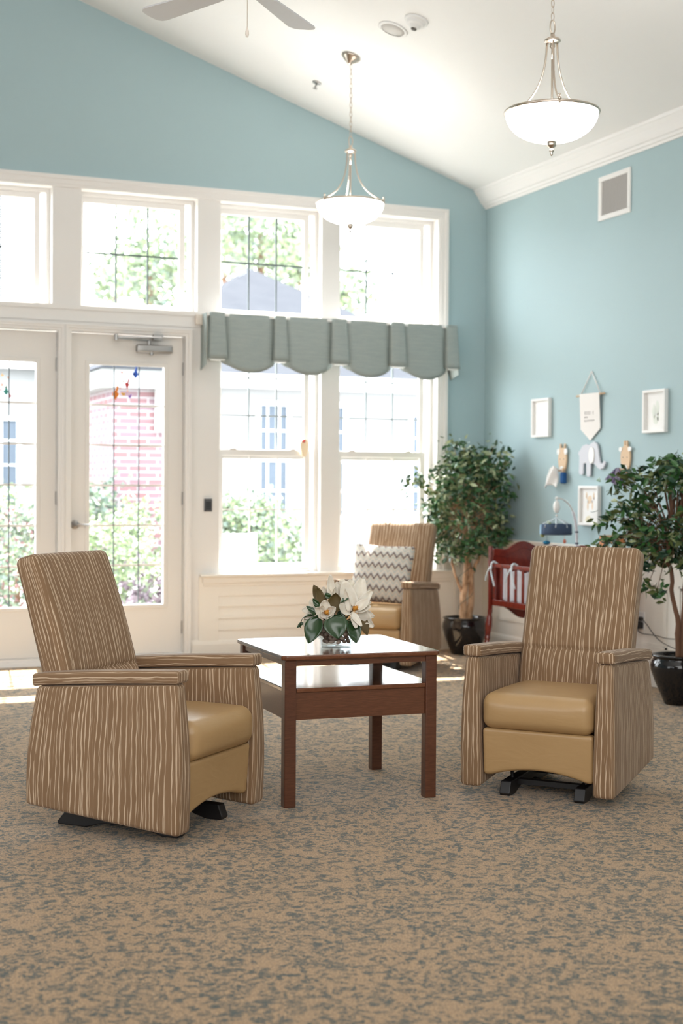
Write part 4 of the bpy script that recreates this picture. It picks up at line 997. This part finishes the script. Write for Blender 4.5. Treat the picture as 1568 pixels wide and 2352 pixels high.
tree('ficus_tree', 'bushy ficus tree with pale twisted trunks in the corner by the windows', p1,
     [([(-.01, 0, .24), (-.02, 0, .42), (.0, .0, .62), (.01, 0, .85), (.02, 0, 1.2)], .034, .012), ([(.03, 0, .24), (.045, -.01, .45), (.05, -.01, .62), (.02, 0, .78), (-.03, 0, 1.05), (-.08, 0, 1.3)], .030, .010),
      ([(.02, -.01, .58), (.08, -.03, .72), (.13, -.05, .88), (.17, -.06, 1.05)], .018, .008), ([(-.01, 0, .44), (-.05, .02, .56), (-.10, .04, .72), (-.12, .04, .92)], .014, .008)],
     tips1, 3900, .066, LEAF, [5, 6, 3, 2], .050, 'bark', 0, 21, .155, .252)
# fairy-light cord wound on the trunk
q = MB(); cp_ = Vector(p1); hel = [cp_+Vector((.055*math.cos(a)*(1-.1*math.sin(a*.7)), .055*math.sin(a), .28+.06*a/1.6)) for a in [i*.35 for i in range(46)]]
q.tube(hel, .0022, 5); lights = tag(q.build('string_lights', mat('dark green cord', (.03, .09, .07), .6)), 'dark green fairy light cord wound around the corner ficus trunk', 'string lights')
p2 = (5.355, 7.40, 0)
pot(p2, .175, .315, 'black glazed urn shaped pot at the right edge of the photo', [(0, 0), (.46, 0), (.50, .02), (.62, .18), (.84, .46), (.98, .68), (1.0, .78), (.95, .86), (.89, .91), (.90, .945), (.99, .965), (.99, .99), (.88, 1.0), (.84, .96), (.84, .86), (0, .86)])
rng = random.Random(8)
pr2 = lambda t_: (.75+.25*math.sin(PI*t_)) if t_ < .75 else 1-.7*(t_-.75)/.25
tips2 = crown(120, -.02, -.02, .86, 1.50, .34, rng, pr2) + [out_(x, z, d_) for x, z, d_ in ((-.44, 1.02, -.05), (-.49, .98, -.05), (-.36, 1.06, 0), (-.38, 1.38, 0), (-.33, 1.42, 0), (-.42, 1.20, 0), (-.36, 1.24, 0), (-.46, 1.15, 0), (-.22, .74, -.1), (-.30, .80, -.1), (-.16, .72, -.1), (-.34, .84, 0), (.0, 1.54, 0), (-.08, 1.52, 0), (-.38, .92, -.05), (-.30, 1.44, 0))]
tips2 = [(x if p2[0]+x < 5.60 else 5.60-p2[0], y, z) for x, y, z in tips2]
tree('ficus_tree', 'ficus tree with thin curved brown trunk at the right edge of the photo', p2,
     [([(0, 0, .26), (-.01, 0, .50), (-.05, 0, .68), (-.07, 0, .85), (-.10, 0, 1.05), (-.04, 0, 1.30)], .018, .009), ([(.02, 0, .26), (.03, 0, .5), (.04, 0, .8), (.02, 0, 1.2), (.02, 0, 1.4)], .016, .008), ([(-.07, 0, .85), (-.16, 0, 1.0), (-.24, 0, 1.12)], .010, .005)],
     tips2, 2500, .072, LEAF2, [6, 6, 4, 1.6], .040, 'bark2', 0, 5, .145, .272)

# ================================================================== CRIB, MOBILE, TOY
cx0, cx1, cy0, cy1 = 5.08, 5.63, 8.52, 9.37
t = thing('baby_cradle', 'cherry red wooden cradle with slatted side beside the blue wall', 'cradle', ((cx0+cx1)/2, (cy0+cy1)/2, 0))
def endpanel(y):
    top = [(u, .895+.055*math.exp(-((u-.5)/.20)**2)-.012*math.exp(-((u-.22)/.10)**2)-.012*math.exp(-((u-.78)/.10)**2)) for u in [i/30 for i in range(31)]]
    bot = [(u, .475-.105*math.exp(-((u-.5)/.24)**2)) for u in [i/30 for i in range(30, -1, -1)]]
    f = lambda u, v, w_: (cx0+.02+(cx1-cx0-.04)*u, w_, v)
    q = MB(); q.prism([(u, z-.03) for u, z in top]+bot, f, y+.006, y+.018); pn = q.build('end_panel', 'cherry', t)
    q = MB(); q.prism(top+[(u, z-.055) for u, z in top[::-1]], f, y, y+.026); q.build('crest_rail', 'cherry', t, bevel=.003)
    for s, X in ((-1, cx0), (1, cx1)):
        q = MB(); q.tube([(X, y+.012, .915), (X, y+.012, .44)], .017, 4)
        tp = Vector((X, y+.012, .44)); ft = Vector((X-.045*(1 if s < 0 else -.3), y+.012, .0))
        q.tube([tp.lerp(ft, a) for a in (0, .04, .08, .12, .16, .26, .36, .44, .48, .52, .60, .75, .86, 1)], [.019, .019, .016, .021, .024, .027, .023, .018, .021, .017, .022, .018, .013, .012], 14)
        q.build('post', 'cherry', t, smooth=False)
endpanel(cy1-.026); endpanel(cy0)
for X in (cx0+.012, cx1-.012):
    q = MB(); q.box(X-.012, X+.012, cy0+.03, cy1-.03, .757, .787); q.box(X-.010, X+.010, cy0+.03, cy1-.03, .475, .52); q.build('side_rail', 'cherry', t, bevel=.003)
    n = 8
    for i in range(n):
        y = cy0+.06+(cy1-cy0-.12)*i/(n-1); q = MB(); q.box(X-.006, X+.006, y-.011, y+.011, .515, .76); q.build('slat', 'cherry', t)
q = MB(); q.box(cx0+.03, cx1-.03, cy0+.03, cy1-.03, .485, .50); q.build('base_board', 'cherry', t)
# bumper pad, tied with ribbons
t = thing('crib_bumper', 'white quilted bumper tied inside the red cradle with pale ribbons', 'bumper pad', (cx0+.06, (cy0+cy1)/2, .50))
q = MB(); q.rbox((cx0+.060, (cy0+cy1)/2-.02, .625), (.020, (cy1-cy0)/2-.07, .115), .018, n=22, deform=lambda p: Vector((p.x+.008*math.sin(p.y*45), p.y, p.z+.010*math.sin(p.y*30)))); q.build('pad', 'quilt', t, smooth=True)
q = MB(); q.rbox((cx1-.12, (cy0+cy1)/2, .535), (.02, (cy1-cy0)/2-.07, .03), .018, n=6); q.build('pad', 'quilt', t, smooth=True)
for y in (cy1-.055, cy1-.36):
    q = MB(); X = cx0-.004
    q.tube(bez((X+.05, y, .76), (X+.03, y, .81), (X-.02, y, .81), (X-.012, y, .76)), .007, 8); q.tube(bez((X-.012, y, .77), (X-.03, y+.02, .74), (X-.02, y+.06, .70), (X-.014, y+.085, .655)), .006, 8)
    q.tube(bez((X-.012, y, .77), (X-.03, y-.01, .72), (X-.02, y-.04, .68), (X-.014, y-.05, .62)), .006, 8); q.build('ribbon_tie', 'ribbon', t, smooth=True)
# mobile
t = thing('crib_mobile', 'blue felt baby mobile hanging from a curved white arm over the cradle', 'baby mobile', (5.60, 9.02, .78))
A0 = Vector((5.605, 9.02, .74)); A1 = Vector((5.35, 8.87, 1.276))
curve = bez(A0, (5.65, 9.05, 1.06), (5.60, 9.0, 1.26), A1+Vector((0, 0, .004)), 26)
q = MB(); q.tube(curve[:17], [.013, .015, .012, .015, .012, .015]+[.010, .012]*5+[.009], 10); q.build('arm_cover', 'quilt', t, smooth=True)
q = MB(); q.tube(curve[14:], .006, 8); q.build('arm', 'white', t, smooth=True)
for i in (3, 6, 9): q = MB(); q.sphere(curve[i], .0155, 1, 1, .5); q.build('bead', 'denim', t, smooth=True)
q = MB(); q.sphere(A1, .012); q.tube([A1, A1-Vector((0, 0, .04))], .005, 8); q.sphere(A1-Vector((0, 0, .063)), .046, .55, .55, 1); q.sphere(A1-Vector((0, 0, .125)), .009); q.build('music_box', 'white', t, smooth=True)
q = MB(); q.lathe([(.108, 0), (.112, .008), (.108, .076), (.100, .080), (.104, .072), (.104, .006)], (A1.x, A1.y, 1.012), 40, closed=True); q.build('felt_ring', 'denim', t, smooth=True)
q = MB()
for k in range(8):
    a = 2*PI*k/8+.2; q.tube([A1-Vector((0, 0, .14)), Vector((A1.x+.106*math.cos(a), A1.y+.106*math.sin(a), 1.085)), Vector((A1.x+.112*math.cos(a), A1.y+.112*math.sin(a), 1.065))], .004, 6)
q.build('ribbon', 'ribbon', t, smooth=True)
for k, (lat, z, m_, r) in enumerate(((-.070, .955, 'teal', .022), (.060, .965, 'coral', .010), (-.100, 1.015, 'olive', .014), (-.055, 1.09, 'olive', .013))):
    c = Vector((A1.x+Rr.x*lat, A1.y+Rr.y*lat, z)); q = MB(); q.sphere(c, r, 1.2, 1.2, .7 if m_ == 'teal' else 1.6); q.tube([c, Vector((c.x, c.y, 1.03))], .0012, 5); q.build('hanging_toy', m_, t, smooth=True)
q = MB(); q.prism([(-.012, 0), (.012, 0), (.012, .07), (-.012, .07)], lambda u, v, w_: (A1.x-Rr.x*.112+u*.3+w_*Rr.x, A1.y-Rr.y*.112+u+w_*Rr.y, 1.015+v), -.004, .004); q.build('felt_cloud', 'skyblue', t, smooth=False)
# wooden toy frame
t = thing('doll_high_chair', 'honey coloured wooden doll high chair rising behind the right armchair', 'toy chair', (5.44, 8.30, 0))
for dx, dy in ((-.075, -.03), (.05, -.085), (-.03, .075), (.09, .02)):
    q = MB(); q.cbox((5.44+dx*.9, 8.30+dy*.9, .51), (.032, .032, 1.02)); q.build('post', 'oak', t, bevel=.004)
for z in (.2, .45, .80, .93):
    q = MB(); q.tube([(5.44-.068, 8.30-.027, z), (5.44+.045, 8.30-.076, z)], .008, 8); q.tube([(5.44-.027, 8.30+.068, z), (5.44+.081, 8.30+.018, z)], .008, 8); q.tube([(5.44-.068, 8.30-.027, z), (5.44-.027, 8.30+.068, z)], .008, 8); q.tube([(5.44+.045, 8.30-.076, z), (5.44+.081, 8.30+.018, z)], .008, 8); q.build('rung', 'oak', t, smooth=True)
q = MB(); q.cbox((5.445, 8.295, .70), (.17, .17, .016), Matrix.Rotation(-.4, 3, 'Z')); q.build('seat', 'oak', t)
q = MB(); q.cbox((5.435, 8.26, 1.0), (.02, .15, .06), Matrix.Rotation(-1.98, 3, 'Z')); q.build('backrest', 'birch', t)
# turned table at the right edge
t = thing('turned_leg_table', 'brown turned leg of a small table at the very right edge', 'table', (5.19, 7.05, 0))
for (dx, dy) in ((0, 0), (.34, .20), (.34, -.30), (.0, -.40)):
    if (dx, dy) != (0, 0): dx += .08
    q = MB(); q.lathe([(0, 0), (.016, .0), (.026, .012), (.026, .024), (.014, .034), (.014, .048), (.030, .060), (.031, .130), (.026, .140), (.018, .150), (.016, .20), (.022, .36), (.026, .46), (.026, .56), (0, .56)], (5.205+dx, 7.045+dy, 0), 20); q.build('leg', 'walnut', t, smooth=True)
q = MB(); q.prism([(5.20, 7.03), (5.24, 6.62), (5.66, 6.70), (5.66, 7.26), (5.58, 7.27)], lambda u, v, w_: (u, v, w_), .555, .58); q.build('table_top', 'walnut_top', t)

# ================================================================== OUTSIDE
g = MB(); g.poly([(-20, YB+TH, -.06), (45, YB+TH, -.06), (45, 60, -.06), (-20, 60, -.06)]); struct(g.build('trim_10', 'paving')); bpy.data.objects['trim_10'].name = 'ground'
# brick block of the wing
t = thing('brick_wing', 'red brick corner of the building seen through the right door', 'building', (4.12, 16.4, -.06))
q = MB(); q.box(3.68, 4.56, 15.47, 17.6, -.06, 2.42); q.build('brick_wall', 'brick', t)
q = MB(); q.box(3.50, 4.74, 15.30, 17.8, 2.42, 2.62); q.build('fascia', 'siding', t)
q = MB(); q.prism([(3.45, 2.62), (4.79, 2.62), (4.12, 2.95)], lambda u, v, w_: (u, w_, v), 15.25, 17.8); q.build('roof', 'shingle', t)
q = MB(); q.box(4.15, 4.40, 15.38, 15.47, 1.95, 2.42); q.build('downspout_box', 'white', t)
def house(name, label, x0, x1, y0, y1, eave, apex, wins, hip=True):
    t = thing(name, label, 'house', ((x0+x1)/2, (y0+y1)/2, -.06))
    q = MB(); q.box(x0, x1, y0, y1, -.06, eave); wl_ = q.build('wall', 'siding', t)
    q = MB(); e = .35; A_ = [(x0-e, y0-e, eave-.02), (x1+e, y0-e, eave-.02), (x1+e, y1+e, eave-.02), (x0-e, y1+e, eave-.02)]
    V = [q.b.verts.new(p) for p in A_]; a1 = q.b.verts.new(apex[0]); a2 = q.b.verts.new(apex[1]) if apex[1] != apex[0] else a1
    if a1 is a2:
        for i in range(4): q.face([V[i], V[(i+1) % 4], a1])
    else: q.face([V[0], V[1], a2, a1]); q.face([V[1], V[2], a2]); q.face([V[2], V[3], a1, a2]); q.face([V[3], V[0], a1])
    q.face(V[::-1]); q.build('roof', 'shingle', t)
    q = MB(); q.box(x0-e, x1+e, y0-e-.03, y0-e, eave-.2, eave); q.build('gutter', 'white', t)
    for (wx, wz, ww, wh) in wins:
        q = MB(); framebox_y(q, wx, wx+ww, wz, wz+wh, .07, y0-.05, y0+.01)
        for i in (1, 2): q.box(wx+ww*i/3-.012, wx+ww*i/3+.012, y0-.03, y0, wz, wz+wh)
        for i in (1, 2, 3): q.box(wx, wx+ww, y0-.03, y0, wz+wh*i/4-.012, wz+wh*i/4+.012)
        f = q.build('window', 'white', t)
        q = MB(); q.box(wx+.03, wx+ww-.03, y0-.012, y0-.004, wz+.03, wz+wh-.03); q.build('pane', 'houseglass', f)
    return t
def framebox_y(mb, x0, x1, z0, z1, w_, ya, yb):
    mb.box(x0, x1, ya, yb, z0, z0+w_); mb.box(x0, x1, ya, yb, z1-w_, z1); mb.box(x0, x0+w_, ya, yb, z0+w_, z1-w_); mb.box(x1-w_, x1, ya, yb, z0+w_, z1-w_)
house('white_house', 'white sided house with grey hip roof behind the middle windows', 5.2, 10.6, 19.6, 25.0, 2.95, ((7.65, 22.6, 5.0), (7.65, 22.6, 5.0)), [(6.75, .85, .55, 1.75), (7.50, .85, .70, 1.75), (9.2, .9, .8, 1.6)])
house('white_house', 'white sided house with rising roof seen in the rightmost windows', 11.0, 20, 19.0, 26, 3.15, ((17.0, 22.6, 6.1), (18.0, 22.6, 6.1)), [(11.45, 1.3, .45, 1.1), (12.35, .35, .95, 2.3), (14.2, .9, 1.0, 1.6)])
house('white_house', 'white sided house with long grey roof behind the door transoms', -5, 4.4, 22, 28, 3.3, ((-2, 25, 4.75), (3.2, 25, 4.75)), [(0.8, .9, .9, 1.5), (2.9, .9, .9, 1.5)])
def shrub(name, label, cat, c, r, h, n, L, mats, wts, seed, group=None):
    rng = random.Random(seed); t = thing(name, label, cat, c, group=group); c = Vector(c); pts = []
    for i in range(90):
        a = rng.uniform(0, 2*PI); e_ = rng.random(); rr_ = r*math.sqrt(max(0, 1-(e_*1.0-.35)**2*1.3))*rng.uniform(.6, 1)
        pts.append((c.x+rr_*math.cos(a), c.y+rr_*math.sin(a), c.z+.08+h*e_*.92))
    q = MB(); leaves(q, rng, pts, n, L, wts, L*1.4, .1, .6); q.build('foliage', mats, t)
    q = MB(); q.tube([c, c+Vector((0, 0, h*.5))], [.04, .02], 8); q.build('stem', 'bark2', t); return t
def pxg(px, depth, z=-.06):
    lat = (px-784)/3267*depth; return (depth*math.sin(yaw)+lat*math.cos(yaw), depth*math.cos(yaw)-lat*math.sin(yaw), z)
shrub('garden_shrub', 'dark blue green shrub low beside the brick corner', 'shrub', pxg(205, 15.2), .34, 1.50, 1900, .07, OUT[1:], [3, 2], 31)
shrub('garden_shrub', 'light green shrub at the centre of the right door glass', 'shrub', pxg(262, 13.7), .42, 1.02, 2600, .06, OUT[:2], [3, 2], 32)
shrub('garden_shrub', 'light green shrub in front of the brick wall at the right', 'shrub', pxg(343, 14.8), .44, 1.22, 2600, .06, OUT[:2], [4, 2], 33)
shrub('garden_shrub', 'low purple grey plant at the foot of the brick wall', 'shrub', pxg(352, 12.8), .28, .50, 700, .07, [mat('purple grey leaf', (.12, .09, .11), .7), OUT[1]], [3, 1], 34)
shrub('garden_shrub', 'green shrub with pink blossom outside the left door', 'shrub', pxg(40, 14.2), .50, 1.15, 2800, .06, OUTP, [5, 3, 2], 35)
shrub('garden_shrub', 'pale green shrub behind the blossoming one outside the left door', 'shrub', pxg(14, 16.6), .60, 1.40, 2200, .07, OUT[:2], [4, 1], 36)
for k, (px, dd) in enumerate(((496, 17.6), (566, 16.3), (640, 17.8))):
    shrub('hedge_shrub', ('leftmost', 'middle', 'rightmost')[k]+' of the three clipped shrubs seen through the low window', 'shrub', pxg(px, dd), .38, (1.12, 1.30, 1.05)[k], 2600, .07, OUT, [3, 4, 2], 40+k, 'clipped shrubs outside the low window')
def gtree(label, c, crown_c, r, rz, n, seed, L=.16):
    rng = random.Random(seed); t = thing('garden_tree', label, 'tree', c); cc_ = Vector(crown_c); pts = []
    for i in range(110):
        d_ = Vector((rng.gauss(0, 1), rng.gauss(0, 1), rng.gauss(0, 1))).normalized()*rng.uniform(.45, 1)
        pts.append((cc_.x+d_.x*r, cc_.y+d_.y*r, cc_.z+d_.z*rz))
    q = MB(); leaves(q, rng, pts, n, L, [3, 3, 1], L*1.6, .1, .6); q.build('foliage', OUT, t)
    q = MB(); q.tube([c, (Vector(c)+cc_)/2, cc_], [.18, .14, .05], 10); q.build('trunk', 'bark2', t)
def at(px, py, d): x, y, _ = pxg(px, d); return (x, y, 1.345+(1118-py)*d/3267)
for lab, px, py, d_, r_, rz_, n_ in (('leafy tree behind the roof in the middle transom window', 345, 585, 31, 1.0, 1.3, 2600), ('smaller leafy tree at the left behind the long roof', 262, 645, 38, .8, .6, 1100),
        ('tall tree above the pyramid roof', 595, 540, 34, 1.05, 1.4, 2600), ('tree at the left of the pyramid roof peak', 512, 550, 40, 1.0, 1.1, 1700),
        ('tree right of the pyramid roof beyond the window', 683, 600, 44, 1.0, .95, 1500), ('low tree at the left of the rightmost transom', 795, 668, 50, .9, .9, 900)):
    gtree(lab, pxg(px, d_), at(px, py, d_), r_, rz_, n_, 50+int(d_), .15*d_/33)
# white patio chair
c = pxg(543, 13.4); t = thing('patio_chair', 'white patio chair outside the low left window', 'patio chair', c); cx_, cy_, cz_ = c
for dx in (-.26, .26):
    for dy in (-.25, .25):
        q = MB(); q.cbox((cx_+dx, cy_+dy, cz_+(.48 if dy > 0 else .21)), (.04, .04, .96 if dy > 0 else .42)); q.build('leg', 'white', t)
q = MB(); q.cbox((cx_, cy_, cz_+.42), (.56, .54, .04)); q.build('seat', 'white', t)
q = MB(); q.cbox((cx_, cy_+.25, cz_+.70), (.50, .03, .50)); q.build('back_panel', 'white', t)
# daylight portals at every opening so the sky samples well
for i, (x0, x1, z0, z1) in enumerate(OPEN):
    d = bpy.data.lights.new('window_portal', 'AREA'); d.shape = 'RECTANGLE'; d.size = x1-x0; d.size_y = z1-z0; d.cycles.is_portal = True
    o = bpy.data.objects.new('window_portal', d); C.objects.link(o); o.location = ((x0+x1)/2, YB+TH+.02, (z0+z1)/2); o.rotation_euler = (-PI/2, 0, 0)
